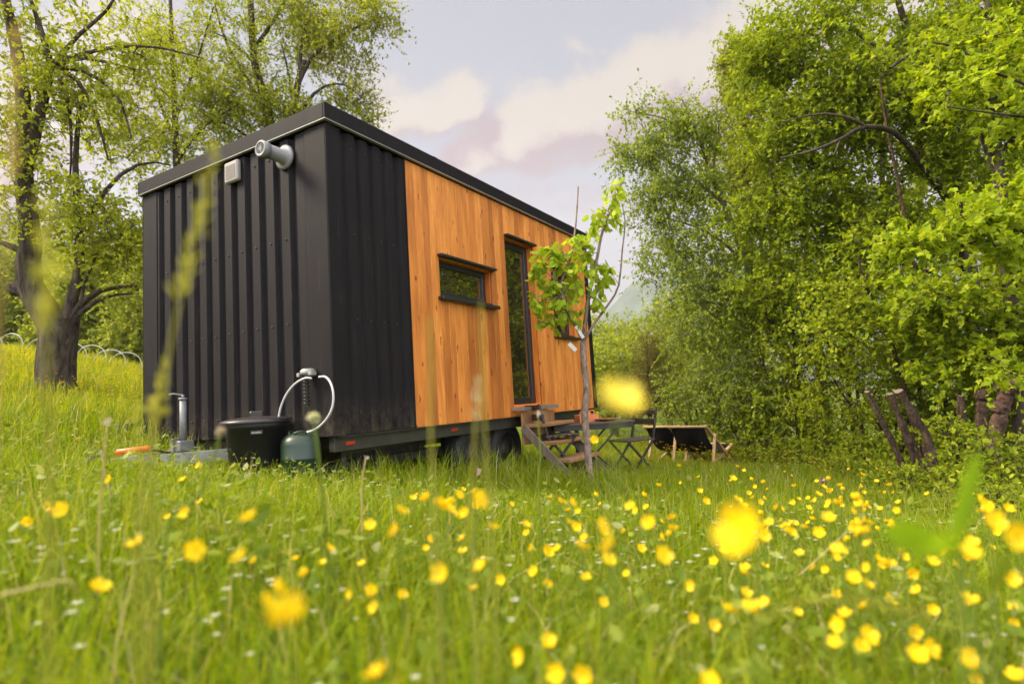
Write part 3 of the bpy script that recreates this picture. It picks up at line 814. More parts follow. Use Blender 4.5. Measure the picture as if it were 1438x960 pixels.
# chassis
m = MB(); 
m.box((.03, .045, -.115), (CL - .03, .105, -.004), 0, .004); m.box((.03, CW - .105, -.115), (CL - .03, CW - .045, -.004), 0, .004)
for i in range(8):
    x = .10 + i * .63; m.box((x, .1055, -.10), (x + .06, CW - .1055, -.006))
m.box((.04, .006, -.010), (CL - .04, .044, -.001))
part(m, 'chassis', MT['chassis'])
m = MB(); m.box((.10, .30, -.30), (1.75, .36, -.22), 0, .004); m.box((.10, .9, -.30), (1.75, .96, -.22), 0, .004); m.box((.5, .42, -.28), (1.5, .86, -.06), 0, .02)
part(m, 'water_tank', MT['black_plastic'])
m = MB().box((.12, 2.0, -.36), (CL - .12, 2.04, -.116)); part(m, 'blocking_plate', MT['black_plastic'])  # dark plate added to hide the sunlit grass seen under the trailer
def leg_support(x, y, zb):
    m = MB(); m.box((x, y, zb), (x + .045, y + .045, -.116), 0, .003); m.box((x - .05, y - .05, zb - .02), (x + .095, y + .095, zb - .001)); m.bar((x + .02, y + .02, -.14), (x + .4, y + .02, -.13), .03, .03)
    part(m, 'support_leg', MT['chassis'])
leg_support(.20, .16, -.42); leg_support(.62, .22, -.40); leg_support(4.3, .12, -.72); leg_support(.3, CW - .22, -.18); leg_support(4.3, CW - .22, -.5)
for x in (.13, 1.42):
    m = MB().box((x, .030, -.075), (x + .09, .044, -.045), 0, .004); part(m, 'side_marker', MT['red_lamp'])
def wheel(x, y, z, r=.30):
    s = -1 if y < 1 else 1
    m = MB(); m.lathe([(.17, -.09), (.22, -.10), (.28, -.092), (r, -.07), (r + .004, -.02), (r + .004, .02), (r, .07), (.28, .092), (.22, .10), (.17, .09)], (0, 0, 0), 40, 0, 'Y')
    for k in range(36):
        a = k * math.pi / 18; m.bar((math.cos(a) * r, -.075, math.sin(a) * r), (math.cos(a + .06) * (r + .003), .0, math.sin(a + .06) * (r + .003)), .018, .014)
    o = m.build('wheel', MT['tyre'], cab, (x, y, z + DZ))
    m = MB(); m.lathe([(.172, -.075), (.16, -.06), (.10, -.05), (.075, -.075), (.04, -.085), (.001, -.09)], (0, 0, 0), 28, 0, 'Y')
    m.lathe([(.172, .075), (.001, .06)], (0, 0, 0), 28, 0, 'Y')
    for k in range(5):
        a = k * 2 * math.pi / 5; m.lathe([(.012, -.065), (.012, -.08), (.001, -.082)], (math.cos(a) * .062, 0, math.sin(a) * .062), 8, 0, 'Y')
    m.build('rim', MT['dark_metal'], o)
for x in (1.88, 2.52):
    wheel(x, .21, -.335); wheel(x, CW - .21, -.335)
m = MB(); m.tube([(1.88, .3, -.335), (1.88, CW - .3, -.335)], .03, 10); m.tube([(2.52, .3, -.335), (2.52, CW - .3, -.335)], .03, 10)
for y in (.36, CW - .36): m.box((1.7, y - .03, -.30), (2.7, y + .03, -.116))
part(m, 'axle', MT['dark_metal'])
# drawbar, jack, coupling with the orange handle
m = MB()
m.bar((-.86, 1.235, -.095), (.06, .78, -.095), .06, .085); m.bar((-.86, 1.265, -.095), (.06, 1.72, -.095), .06, .085)
m.box((-.90, 1.20, -.15), (-.70, 1.30, -.051), 0, .006)
db = part(m, 'drawbar', MT['galv_dull'])
m = MB(); jx, jy = -.40, 1.19
m.box((jx - .055, jy - .05, -.052), (jx + .055, jy + .06, .03), 0, .006); m.bar((jx - .04, jy + .03, -.05), (jx - .04, jy + .03, .05), .03, .06)
m.tube([(jx, jy, -.20), (jx, jy, .03)], .030, 14); m.tube([(jx, jy, .0), (jx, jy, .335)], .024, 14); m.tube([(jx, jy, .335), (jx, jy, .35)], .030, 14)
m.tube([(jx, jy, .35), (jx, jy, .372)], .010, 8); m.tube([(jx, jy, .372), (jx - .04, jy + .06, .385), (jx - .06, jy + .085, .38)], .006, 8)
m.build('jack', MT['jack'], db)
m = MB(); m.lathe([(.001, 0), (.02, .0), (.02, .19), (.016, .21), (.001, .212)], (0, 0, 0), 14, 0, 'X')
for v in range(len(m.v)): pass
hd = m.build('handle', MT['orange'], db, (-.86, 1.23, -.012)); hd.rotation_euler = (0, -.06, -.42)
m = MB(); m.tube([(-.90, 1.25, -.06), (-1.00, 1.25, -.055), (-1.06, 1.25, -.09)], [.035, .04, .028], 12); c2 = MB(); c2.tube([(-.75, 1.21, -.01), (-.62, 1.18, -.02), (-.52, 1.16, -.05)], .008, 8); c2.build('brake_rod', MT['dark_metal'], db); m.build('coupling', MT['dark_metal'], db)

# ------------------------------------------------------------------ gas bottle, bin, block beside the cabin
def on_ground(u, v, D):
    p = P(u, v, D); return np.array([p[0], p[1], float(zg(p[0], p[1]))])
p = on_ground(424, 680, 4.17)
g = empty('gas_bottle', tuple(p), 0, 'dark green steel gas bottle standing in the grass at the corner of the black cabin', 'gas bottle')
m = MB(); m.lathe([(.001, .0), (.10, .0), (.10, .03), (.118, .035), (.132, .07), (.134, .10), (.134, .245), (.137, .25), (.137, .262), (.134, .268), (.134, .37), (.126, .412), (.100, .446), (.06, .463), (.001, .468)], (0, 0, 0), 36)
m.build('body', MT['green_gas'], g)
g.scale = (1, 1, .84)
m = MB()
for k in range(3):
    a0 = k * 2.09 + .3
    m.tube([(.075 * math.cos(a0 + t), .075 * math.sin(a0 + t), .45 + .030 * math.sin(t / 1.2 * math.pi) ** .5 if 0 < t < 1.2 else .45) for t in np.linspace(0, 1.2, 9)], .007, 6)
m.tube([(0, 0, .46), (0, 0, .475)], .022, 10); m.tube([(0, 0, .465), (-.05, -.01, .465)], .010, 8)
m.build('valve_guard', MT['green_gas'], g)
p = on_ground(362, 690, 4.26)
g = empty('tub', tuple(p), .55, 'black plastic tub with a domed lid beside the gas bottle', 'tub')
m = MB(); m.lathe([(.001, .004), (.165, .004), (.172, .02), (.205, .38), (.222, .385), (.222, .425), (.214, .43), (.20, .42), (.17, .03), (.001, .02)], (0, 0, 0), 40); m.build('body', MT['black_plastic'], g)
m = MB(); m.lathe([(.236, .418), (.240, .426), (.238, .440), (.20, .452), (.10, .464), (.001, .468)], (0, 0, 0), 40)
m.box((-.045, -.018, .46), (.045, .018, .505), 0, .008); m.build('lid', MT['lid_plastic'], g)
lp = cabin_local(*p[:2]); dirc = math.atan2(-p[1], -p[0]) - .55
m = MB(); n = 10; R0 = .2125
vs = [(R0 * math.cos(dirc + .0 + (i - n / 2) * .036), R0 * math.sin(dirc + (i - n / 2) * .036), z) for z in (.345, .372) for i in range(n + 1)]
m.add([(x * 1.002, y * 1.002, z) for x, y, z in vs], [(i, i + 1, n + 2 + i, n + 1 + i) for i in range(n)])
lb = m.build('label_plate', MT['lid_plastic'], g)
m = MB()
for i in range(9):
    a = dirc + (i - 4) * .030; c = Vector((math.cos(a), math.sin(a), 0)) * (R0 + .006); tn = Vector((-math.sin(a), math.cos(a), 0)) * .0022
    hgt = (.012, .009, .012, .009, .009, .012, .009, .012, .009)[i]
    m.bar(tuple(c - tn + Vector((0, 0, .352))), tuple(c - tn + Vector((0, 0, .352 + hgt))), .0028, .002); m.bar(tuple(c + Vector((0, 0, .352 + hgt * .5)) - tn), tuple(c + tn + Vector((0, 0, .352 + hgt * .5))), .002, .0028)
m.build('lettering', MT['hose'], lb)
p = on_ground(184, 606, 5.72)
g = MB(); g.box((-.15, -.10, -.05), (.13, .10, .10), 0, .008); g.box((-.155, -.105, .1005), (.135, .105, .125), 0, .004)
bl = g.build('timber_block', MT['grey_wood'], None, (p[0], p[1], P(184, 612, 5.72)[2])); bl.rotation_euler = (0, 0, 1.0)
tag(bl, 'weathered dark timber block in the grass at the left corner of the black wall', 'block')

# ------------------------------------------------------------------ wooden steps to the door
g = empty('wooden_steps', (0, 0, 0), 0, 'brown wooden steps with three treads under the glass door', 'steps')
def cw(x, y, z): return (C0[0] + x * CA[0] + y * CB[0], C0[1] + x * CA[1] + y * CB[1], z + ROOTZ + DZ)
sp_ = cw(2.85, -.2, 0); g.location = (sp_[0], sp_[1], float(zg(sp_[0], sp_[1]))); g.rotation_euler = (0, 0, math.atan2(.8601, .5101))
zt = lambda z: z + ROOTZ + DZ - g.location[2]
for i, (y, z) in enumerate(((-.02, -.085), (-.16, -.27), (-.31, -.45))):
    m = MB().box((-.36, y - .13, zt(z) - .035), (.38, y + .11, zt(z)), 0, .005); m.build('tread', MT['steps'], g)
for x in (-.385, .385):
    m = MB(); m.bar((x, .08, zt(-.12)), (x, -.50, zt(-.70)), .03, .08, 0, (0, 0, 1)); m.build('stringer', MT['grey_wood'], g)
m = MB().box((-.36, .10, zt(-.30)), (.38, .125, zt(.035)), 0, .004); m.build('riser', MT['steps'], g)

# ------------------------------------------------------------------ folding table and chairs
def table():
    D = 7.05; c = P(826, 592, D); gz = float(zg(c[0], c[1])); zt = c[2] - gz
    r = empty('folding_table', (c[0], c[1], gz), R(4), 'dark folding bistro table with crossed legs standing behind the young tree', 'table')
    w, d = .47, .34
    m = MB()
    for i in range(9): m.box((-w, -d + i * .0762, zt - .022), (w, -d + i * .0762 + .068, zt), 0, .004)
    m.build('tabletop', MT['dark_slat'], r)
    m = MB(); m.box((-w + .02, -d + .01, zt - .075), (w - .02, -d + .035, zt - .0225)); m.box((-w + .02, d - .035, zt - .075), (w - .02, d - .01, zt - .0225))
    m.box((-w + .02, -d + .036, zt - .06), (-w + .045, d - .036, zt - .0225)); m.box((w - .045, -d + .036, zt - .06), (w - .02, d - .036, zt - .0225)); m.build('apron', MT['dark_metal'], r)
    for s in (-1, 1):
        for k in (-1, 1):
            y = s * (d - .06) + k * .012
            m = MB().bar((-k * .33, y, zt - .03), (k * .34, y, -.02), .018, .026, 0, (0, 1, 0)); m.build('leg', MT['dark_metal'], r)
    m = MB().bar((-.34, -d + .06, .10), (-.34, d - .06, .10), .02, .02); m.bar((.34, -d + .06, .10), (.34, d - .06, .10), .02, .02); m.build('stretcher', MT['dark_metal'], r)
    return r, c, zt
tb, tc_, tz = table()

def chair(u, v, D, face, label):
    p = on_ground(u, v, D)
    r = empty('folding_chair', tuple(p), face, label, 'chair', 'folding chairs at the table')
    w = .20; H = .80
    for s in (-1, 1):   # local +x = facing
        m = MB(); m.bar((-.25, s * w, H), (-.16, s * w, .44), .026, .016, 0, (0, 1, 0)); m.bar((-.16, s * w, .44), (.24, s * w, -.02), .026, .016, 0, (0, 1, 0)); m.build('leg', MT['dark_metal'], r)
        m = MB(); m.bar((.18, s * (w - .022), .44), (-.24, s * (w - .022), -.02), .026, .016, 0, (0, 1, 0)); m.build('leg', MT['dark_metal'], r)
    m = MB()
    for i in range(5): m.box((-.19 + i * .084, -w - .01, .442), (-.19 + i * .084 + .072, w + .01, .462), 0, .004)
    m.build('seat', MT['dark_slat'], r)
    m = MB()
    for z, h in ((.765, .05), (.655, .07)):
        x = -.25 + (.80 - z) * .25; m.box((x - .004, -w - .012, z - h / 2), (x + .018, w + .012, z + h / 2), 0, .004)
    m.build('backrest', MT['dark_slat'], r)
    m = MB().bar((.12, -w, .11), (.12, w, .11), .018, .018); m.bar((-.12, -w + .02, .11), (-.12, w - .02, .11), .018, .018); m.build('stretcher', MT['dark_metal'], r)
chair(889, 650, 7.15, math.atan2(-.45, -.89), 'dark folding chair with slatted backrest at the right end of the table, facing left')
chair(779, 645, 6.5, math.atan2(.40, .92), 'dark folding chair before the steps at the left end of the table')

def on_table(dx, dy): 
    a = tb.rotation_euler[2]; return (tc_[0] + dx * math.cos(a) - dy * math.sin(a), tc_[1] + dx * math.sin(a) + dy * math.cos(a), tc_[2] + .0005)
m = MB(); m.lathe([(.001, .004), (.06, .004), (.105, .022), (.108, .026), (.06, .012), (.001, .010)], (0, 0, 0), 28)
tag(m.build('plate', MT['terracotta'], None, on_table(-.30, -.05)), 'reddish shallow plate at the left end of the dark table', 'plate')
m = MB(); m.lathe([(.001, .004), (.07, .004), (.135, .026), (.138, .030), (.07, .014), (.001, .012)], (0, 0, 0), 28)
tag(m.build('plate', MT['terracotta'], None, on_table(.20, -.08)), 'orange shallow plate on the table right of the young trunk', 'plate')
b = empty('serving_box', on_table(-.02, -.02), .3, 'low orange box with slatted sides in the middle of the table', 'box')
m = MB(); m.box((-.12, -.08, 0), (.12, .08, .012))
m.build('base', MT['terracotta'], b)
for nm, lo, hi in (('panel', (-.12, -.08, .0125), (.12, -.068, .085)), ('panel', (-.12, .068, .0125), (.12, .08, .085)), ('panel', (-.12, -.0675, .0125), (-.108, .0675, .085)), ('panel', (.108, -.0675, .0125), (.12, .0675, .085))):
    MB().box(lo, hi, 0, .003).build(nm, MT['terracotta'], b)
j = empty('jug', on_table(0.0, .16), 0, 'round orange jug with a dark lid behind the orange box on the table', 'jug')
m = MB(); m.lathe([(.001, 0), (.05, 0), (.075, .04), (.078, .08), (.06, .12), (.045, .14), (.05, .155), (.046, .155), (.04, .14), (.001, .13)], (0, 0, 0), 28); m.build('body', MT['terracotta'], j)
m = MB(); m.lathe([(.048, .1555), (.03, .17), (.012, .178), (.012, .19), (.001, .193)], (0, 0, 0), 20); m.build('lid', MT['dark_slat'], j)
m = MB(); m.tube(bez([(.058, 0, .125), (.105, 0, .12), (.11, 0, .08), (.074, 0, .05)], 14), .008, 8); m.build('handle', MT['terracotta'], j)

# ------------------------------------------------------------------ deck chairs
def deckchair(u, D, label):
    p = on_ground(u, 650, D); ang = math.atan2(.76, .65)
    r = empty('deck_chair', tuple(p), ang, label, 'deck chair', 'wooden deck chairs with black slings')
    w = .29; W = MT['pale_wood']
    for s in (-1, 1):
        MB().bar((-.46, s * w, .70), (.56, s * w, .0), .032, .045, 0, (0, 1, 0)).build('rail', W, r)
        MB().bar((-.52, s * (w - .035), .02), (.62, s * (w - .035), .33), .028, .045, 0, (0, 1, 0)).build('rail', W, r)
        MB().bar((-.20, s * (w + .032), .56), (-.40, s * (w + .032), .0), .026, .04, 0, (0, 1, 0)).build('prop', W, r)
    m = MB(); m.tube([(-.46, -w - .03, .69), (-.46, w + .03, .69)], .018, 10); m.tube([(.61, -w, .33), (.61, w, .33)], .018, 10); m.bar((.52, -w, .04), (.52, w, .04), .03, .04); m.bar((-.50, -w + .03, .04), (-.50, w - .03, .04), .03, .04)
    m.build('crossbar', W, r)
    n = 22; t = np.linspace(0, 1, n); ctl = np.array([(-.465, .705), (-.34, .50), (-.17, .34), (.05, .26), (.32, .265), (.62, .345)])
    c = bez(np.column_stack([ctl[:, 0], 0 * ctl[:, 0], ctl[:, 1]]), n); ww = w - .02
    m = MB(); th = .004
    vs = []
    for q in c: vs += [(q[0], -ww, q[2]), (q[0], ww, q[2]), (q[0], ww, q[2] - th), (q[0], -ww, q[2] - th)]
    fs = []
    for i in range(n - 1):
        a = 4 * i
        for k in range(4): fs.append((a + k, a + (k + 1) % 4, a + 4 + (k + 1) % 4, a + 4 + k))
    m.add(vs, fs, 0, True); m.build('sling', MT['black_cloth'], r)
deckchair(951, 9.95, 'left one of two black deck chairs on the grass, next to the folding chair')
deckchair(987, 9.45, 'right one of two black deck chairs on the grass, near the trees')

# ------------------------------------------------------------------ white hoops on the slope
def hoops():
    me = None
    spots = [(4, 487, 17.5), (31, 489, 17), (72, 490, 16.8), (118, 491, 16.5), (144, 492, 16.3), (170, 492, 16.2), (192, 492, 16.0)]
    for i, (u, v, D) in enumerate(spots):
        p = on_ground(u - 16, v, D)
        m = MB(); W, H = .42, .62
        pts = [(-W, 0, 0)] + [(-W * math.cos(a), 0, H - W * .8 + W * .8 * math.sin(a)) for a in np.linspace(0, math.pi, 15)] + [(W, 0, 0)]
        if me is None:
            o = m.tube(pts, .0095, 8).build('hoop', MT['white_tube']); me = o.data
        else:
            o = linkmesh('hoop', me)
        o.location = tuple(p); o.rotation_euler = (0, 0, R(-14 + 3 * i)); o.scale = (1, 1, 1 + .04 * math.sin(i * 2.1))
        tag(o, 'white tube hoop of the empty tunnel on the slope behind the apple tree', 'hoop', 'white tunnel hoops on the slope')
    # thin ridge wire joining them
hoops()

# ================================================================== TREES
def PP(*uvd): return [P(*q) for q in uvd]
def path(D, *uv): return [P(u, v, D) for u, v in uv]
def gp(u, v, D):
    p = P(u, v, D); p[2] = float(zg(p[0], p[1])) - .05; return p
rg = np.random.default_rng(21)

# the old apple tree, left
D = 8.0
trunk = [gp(80, 575, D)] + path(D, (79, 530), (82, 485), (87, 445))
limbs = [
 (path(D, (82, 470), (62, 432), (44, 405), (40, 370), (44, 335), (38, 290), (33, 230)), .19, .10),
 (path(D, (33, 235), (34, 150), (24, 70), (10, 10), (-5, -50)), .10, .05),
 (path(D, (50, 415), (32, 405), (17, 404)), .13, .10),
 (path(D, (90, 460), (103, 415), (112, 370), (110, 300), (106, 230), (112, 150)), .085, .025),
 (path(D, (36, 240), (56, 160), (72, 92)), .085, .055),
 (path(D, (72, 95), (105, 82), (135, 84), (190, 98)), .045, .012),
 (path(D, (72, 95), (108, 112), (135, 165), (152, 225)), .04, .012),
 (path(D, (72, 95), (92, 125), (100, 190), (98, 260)), .035, .01),
 (path(D, (72, 95), (118, 100), (165, 135), (185, 195)), .035, .01),
 (path(D, (72, 95), (60, 50), (45, 5), (30, -40)), .045, .015),
 (path(D, (72, 95), (110, 50), (150, 15), (175, -30)), .035, .012),
 (path(D, (90, 84), (150, 68), (215, 66), (285, 82)), .03, .008),
 (path(D, (98, 450), (125, 415), (160, 404), (192, 402)), .055, .014),
 (path(D, (96, 455), (122, 432), (150, 416), (186, 412)), .045, .012),
 (path(D, (110, 330), (140, 280), (170, 245), (205, 228), (240, 232)), .04, .010),
 (path(D, (40, 360), (15, 345), (-20, 335)), .06, .02),
 (path(D, (92, 480), (110, 448), (118, 400), (145, 340), (165, 330)), .03, .01)]
tips = np.vstack([blob(rg, P(60, 120, 8), (1.0, .9, 1.0), 60), blob(rg, P(150, 150, 8.2), (.9, .8, .9), 52), blob(rg, P(110, 300, 8), (.9, .8, .8), 70),
                  blob(rg, P(165, 345, 7.9), (.45, .6, .6), 42), blob(rg, P(25, 300, 8), (.6, .8, .8), 34), blob(rg, P(60, 20, 8), (1.2, .9, .7), 40), blob(rg, P(210, 70, 8.4), (.7, .6, .35), 22), blob(rg, P(20, 200, 7.8), (.4, .6, .8), 24)])
make_tree('apple_tree', 'gnarled old apple tree with a forked dark trunk standing left of the cabin', 'tree', None, trunk, .25, .22, limbs, tips, LEAF['apple'], MT['bark_apple'], 1,
          size=.052, twigs=3, per=11, tl=.34, droop=-.12)

# trees behind the cabin
D = 13.0
THIN = {'ash': .50, 'maple': .6, 'dark': .6, 'birch': .8, 'hazel': .68}
def behind(label, tr, r0, limbs, blobs, seed, D, leaf='apple', size=.06, twigs=4, per=8, kind='oval', bk='bark_dark', tl=.42, name='tree', group=None, up=.18, droop=-.08, along=True, r1=.02, twig_geo=True):
    rr = np.random.default_rng(seed)
    t = [gp(*tr[0], D)] + [P(*q, D) if len(q) == 2 else P(*q) for q in tr[1:]]
    L = [([P(*q, D) if len(q) == 2 else P(*q) for q in a], x, y) for a, x, y in limbs]
    tips = np.vstack([blob(rr, P(u, v, d), r, int(n * THIN.get(leaf, 1))) for u, v, d, r, n in blobs])
    return make_tree(name, label, 'tree' if name != 'shrub' else 'shrub', group, t, r0, r1, L, tips, LEAF[leaf], MT[bk], seed, kind, size, twigs, per, tl, droop, up=up, along=along, twig_geo=twig_geo)
behind('slim leafy tree rising behind the left end of the cabin roof', [(255, 545), (250, 300), (245, 150), (240, 20), (235, -110)], .10,
       [([(246, 170), (275, 90), (300, 10)], .04, .012), ([(247, 200), (215, 120), (190, 40)], .04, .012), ([(247, 230), (285, 180), (330, 150)], .035, .01)],
       [(235, 60, 13, (1.3, 1.2, 1.5), 80), (250, 200, 13, (1.3, 1.1, 1.0), 80), (310, 140, 13, (.9, .9, .9), 55), (180, 190, 13, (.8, .9, 1.0), 45)], 31, 13.0)
behind('tall tree with a dark forking trunk behind the middle of the roof', [(400, 520), (392, 300), (378, 165), (358, 90), (352, 0), (348, -90)], .15,
       [([(378, 165), (352, 120), (318, 60), (300, 0)], .06, .015), ([(358, 90), (330, 62), (300, 45)], .04, .012), ([(385, 220), (330, 180), (290, 165)], .04, .012), ([(356, 70), (390, 20), (420, -40)], .05, .015)],
       [(350, 50, 13.4, (1.5, 1.2, 1.4), 100), (330, 150, 13.4, (1.3, 1.1, .9), 80), (420, 20, 13.6, (.9, .9, .8), 48), (390, 160, 13.2, (.6, .8, .6), 36)], 32, 13.4, r1=.04)
behind('tree with long arching boughs reaching right over the black roof corner', [(425, 520), (415, 300), (412, 180), (418, 120), (428, 85)], .13,
       [([(418, 120), (440, 78), (480, 50), (520, 30), (550, 22)], .05, .010), ([(413, 170), (445, 128), (480, 118), (512, 140)], .045, .010), ([(420, 110), (425, 50), (440, -20)], .05, .015), ([(414, 190), (408, 120), (395, 60)], .04, .012)],
       [(475, 65, 13, (.9, .8, .65), 52), (535, 30, 12.8, (.5, .5, .38), 24), (490, 140, 13, (.55, .6, .45), 30), (440, 40, 13.3, (.8, .8, .8), 40), (510, 5, 13, (.6, .6, .4), 20), (430, 150, 13, (.6, .7, .5), 30), (517, 165, 12.8, (.18, .3, .25), 8)], 33, 13.0, leaf='backleft', r1=.05)
# slope behind the hoops
SH = 'shrubs and small trees on the slope behind the hoops'
for i, (u, D, us) in enumerate(((-30, 22, 0), (38, 23, 1), (95, 21, 0), (150, 22, 1), (192, 20, 0), (10, 28, 1), (120, 29, 0), (230, 27, 1), (60, 33, 0), (175, 34, 1))):
    vb = 505 if D < 25 else 480
    k = D / 22
    behind('pale green bushy tree on the slope behind the white hoops', [(u, vb), (u + 3, vb - 50), (u, vb - 90)], .10 * k,
           [], [(u, vb - 70, D, (1.35 * k, 1.2, 1.5 * k), 80), (u + 12, vb - 125, D, (.9 * k, .8, .9 * k), 36), (u - 14, vb - 22, D, (1.5 * k, 1.1, .75 * k), 64)], 40 + i, D, leaf='far', size=.11, twigs=4, per=9, name='bushy_tree', group=SH, tl=.5, r1=.03, twig_geo=False)

# ------------------------------------------------------------------ the wood on the right
behind('slender birch with fine drooping leaves leaning left at the edge of the wood', [(1150, 645), (1118, 540), (1078, 440), (1042, 350), (1010, 270), (980, 190), (958, 140)], .12,
       [([(1050, 370), (1000, 330), (950, 310), (905, 305)], .03, .008), ([(1020, 290), (960, 240), (900, 205), (862, 205)], .03, .006), ([(1085, 450), (1030, 430), (960, 420)], .03, .008), ([(985, 200), (930, 165), (895, 160), (872, 150)], .022, .005), ([(1000, 240), (1010, 180), (1000, 150)], .02, .005)],
       [(958, 165, 11, (.50, .5, .45), 44), (915, 200, 11, (.62, .6, .30), 44), (880, 218, 11, (.35, .4, .16), 16), (890, 160, 11, (.28, .4, .16), 12), (960, 260, 11, (1.0, .8, .65), 100), (1000, 190, 11.2, (.5, .6, .5), 40),
        (955, 350, 11, (.85, .8, .8), 110), (985, 440, 11, (.95, .9, .8), 120), (1000, 530, 10.8, (1.0, .9, .7), 110), (1060, 400, 11, (.8, .9, 1.3), 110), (920, 290, 11, (.42, .5, .4), 34), (1070, 560, 10.5, (.8, .8, .6), 70)], 51, 11.0, leaf='birch', size=.050, twigs=4, per=11, bk='bark_birch', name='birch_tree', tl=.42, droop=-.30, r1=.015, kind='oval')
behind('big leafy ash filling the upper right with dark limbs showing', [(1378, 660), (1374, 560), (1366, 430), (1348, 300), (1330, 200), (1300, 110), (1270, 30), (1240, -70)], .17,
       [([(1345, 290, 9.5), (1300, 240, 9.0), (1262, 190, 8.5), (1215, 178, 8.2), (1180, 196, 8.1), (1140, 212, 8.1), (1095, 222, 8.2)], .055, .010), ([(1215, 178, 8.2), (1190, 165, 8.1), (1150, 160, 8.1), (1095, 172, 8.2)], .028, .007), ([(1180, 196, 8.1), (1172, 216, 8.0)], .02, .008), ([(1335, 220), (1350, 120), (1345, 20), (1340, -60)], .07, .02),
        ([(1300, 110), (1250, 80), (1190, 40), (1130, 20)], .04, .01), ([(1350, 310), (1310, 260), (1260, 215)], .03, .01), ([(1300, 110, 9.5), (1318, 60, 8.6), (1285, 72, 8.2), (1250, 96, 8.1)], .05, .02), ([(1366, 420), (1300, 380), (1230, 360), (1160, 345)], .04, .01), ([(1358, 360), (1400, 280), (1430, 200)], .05, .015)],
       [(1080, 90, 9.8, (.62, .8, .75), 64), (1150, 40, 9.7, (1.1, 1., .8), 110), (1110, 190, 9.6, (.8, .8, .7), 90), (1200, 130, 9.4, (1.0, .9, .9), 120), (1290, 60, 9.4, (1.0, 1., .9), 110), (1300, 170, 9.2, (.9, .9, .8), 90),
        (1080, 300, 9.9, (.7, .8, .65), 70), (1180, 300, 9.6, (1.0, .9, .8), 110), (1270, 320, 9.3, (.9, .9, .8), 90), (1370, 60, 9.3, (.8, .9, .9), 70), (1380, 210, 9.2, (.7, .8, .8), 60), (1100, 400, 9.8, (.8, .8, .6), 70), (1200, 420, 9.5, (.9, .9, .6), 80)], 52, 9.5, leaf='ash', size=.060, twigs=6, per=15, kind='oval', name='ash_tree', r1=.03, tl=.42, droop=-.15)
behind('maple with a pale straight trunk at the right edge of the picture', [(1436, 690), (1432, 560), (1420, 420), (1406, 290), (1398, 200), (1392, 110), (1388, 10), (1385, -70)], .105,
       [([(1400, 230), (1425, 190), (1455, 170)], .04, .015), ([(1402, 250), (1380, 200), (1372, 160)], .035, .012), ([(1392, 110), (1350, 70), (1310, 60)], .03, .008), ([(1420, 400), (1370, 390), (1320, 400)], .025, .008), ([(1412, 330), (1460, 300), (1500, 280)], .03, .01)],
       [(1400, 40, 7.4, (.75, .8, .55), 56), (1345, 100, 7.4, (.5, .6, .4), 34), (1430, 150, 7.2, (.5, .6, .5), 36), (1320, 420, 7.6, (.7, .7, .35), 50), (1400, 470, 7.5, (.6, .7, .4), 44), (1340, 500, 7.6, (.6, .6, .3), 36), (1460, 330, 7.2, (.5, .6, .6), 34)], 53, 7.4, leaf='maple', size=.075, twigs=4, per=11, kind='maple', name='maple_tree', r1=.03, tl=.35, droop=-.2)
# near maple standing just outside the frame on the right, its yellow boughs reach in
D = 5.4
behind('bright yellow green maple bough reaching in from the right edge', [(1600, 720), (1590, 560), (1575, 420), (1560, 300), (1550, 150), (1545, 0)], .10,
       [([(1565, 330), (1500, 318), (1430, 326), (1370, 342), (1300, 352)], .028, .006), ([(1430, 326), (1390, 300), (1350, 296), (1320, 300)], .014, .005), ([(1562, 310), (1500, 270), (1440, 255), (1400, 262)], .022, .006), ([(1552, 180), (1480, 140), (1420, 110), (1370, 96)], .022, .006), ([(1552, 190), (1480, 170), (1400, 160), (1330, 150)], .02, .005), ([(1548, 60), (1480, 40), (1420, 45)], .02, .006)],
       [(1290, 342, 5.3, (.30, .25, .06), 26), (1345, 318, 5.3, (.34, .3, .08), 34), (1400, 300, 5.3, (.3, .3, .08), 28), (1430, 262, 5.3, (.22, .3, .08), 16), (1420, 345, 5.3, (.22, .3, .06), 16), (1360, 120, 5.5, (.35, .3, .12), 22), (1410, 90, 5.5, (.25, .3, .12), 16), (1415, 170, 5.5, (.2, .3, .08), 10), (1430, 40, 5.5, (.25, .3, .1), 12), (1268, 398, 5.3, (.06, .06, .03), 4), (1420, 520, 5.4, (.25, .25, .1), 10)], 54, D, leaf='yellow', size=.060, twigs=3, per=8, kind='maple', name='maple_tree', r1=.03, tl=.20, droop=-.12, up=.03, along=False)
behind('thin pale leaning trunk crossing the middle of the right hand wood', [(1345, 640), (1318, 520), (1293, 430), (1275, 330), (1258, 240), (1243, 165), (1236, 110)], .04,
       [([(1285, 380), (1240, 350), (1200, 340)], .014, .005)], [(1240, 110, 8.6, (.5, .5, .45), 26), (1215, 340, 8.5, (.5, .5, .35), 26), (1300, 400, 8.5, (.45, .5, .35), 22)], 55, 8.5, leaf='ash', size=.065, twigs=3, per=9, bk='bark_pole', name='sapling', r1=.012)
behind('short thin leaning trunk low among the hazel leaves', [(1300, 655), (1264, 520), (1238, 450), (1216, 400), (1205, 360)], .035,
       [], [(1195, 420, 8.2, (.6, .5, .4), 36), (1250, 470, 8.2, (.5, .5, .3), 30), (1160, 470, 8.2, (.5, .5, .4), 30)], 56, 8.2, leaf='hazel', size=.062, twigs=3, per=9, bk='bark_pole', name='sapling', r1=.012)
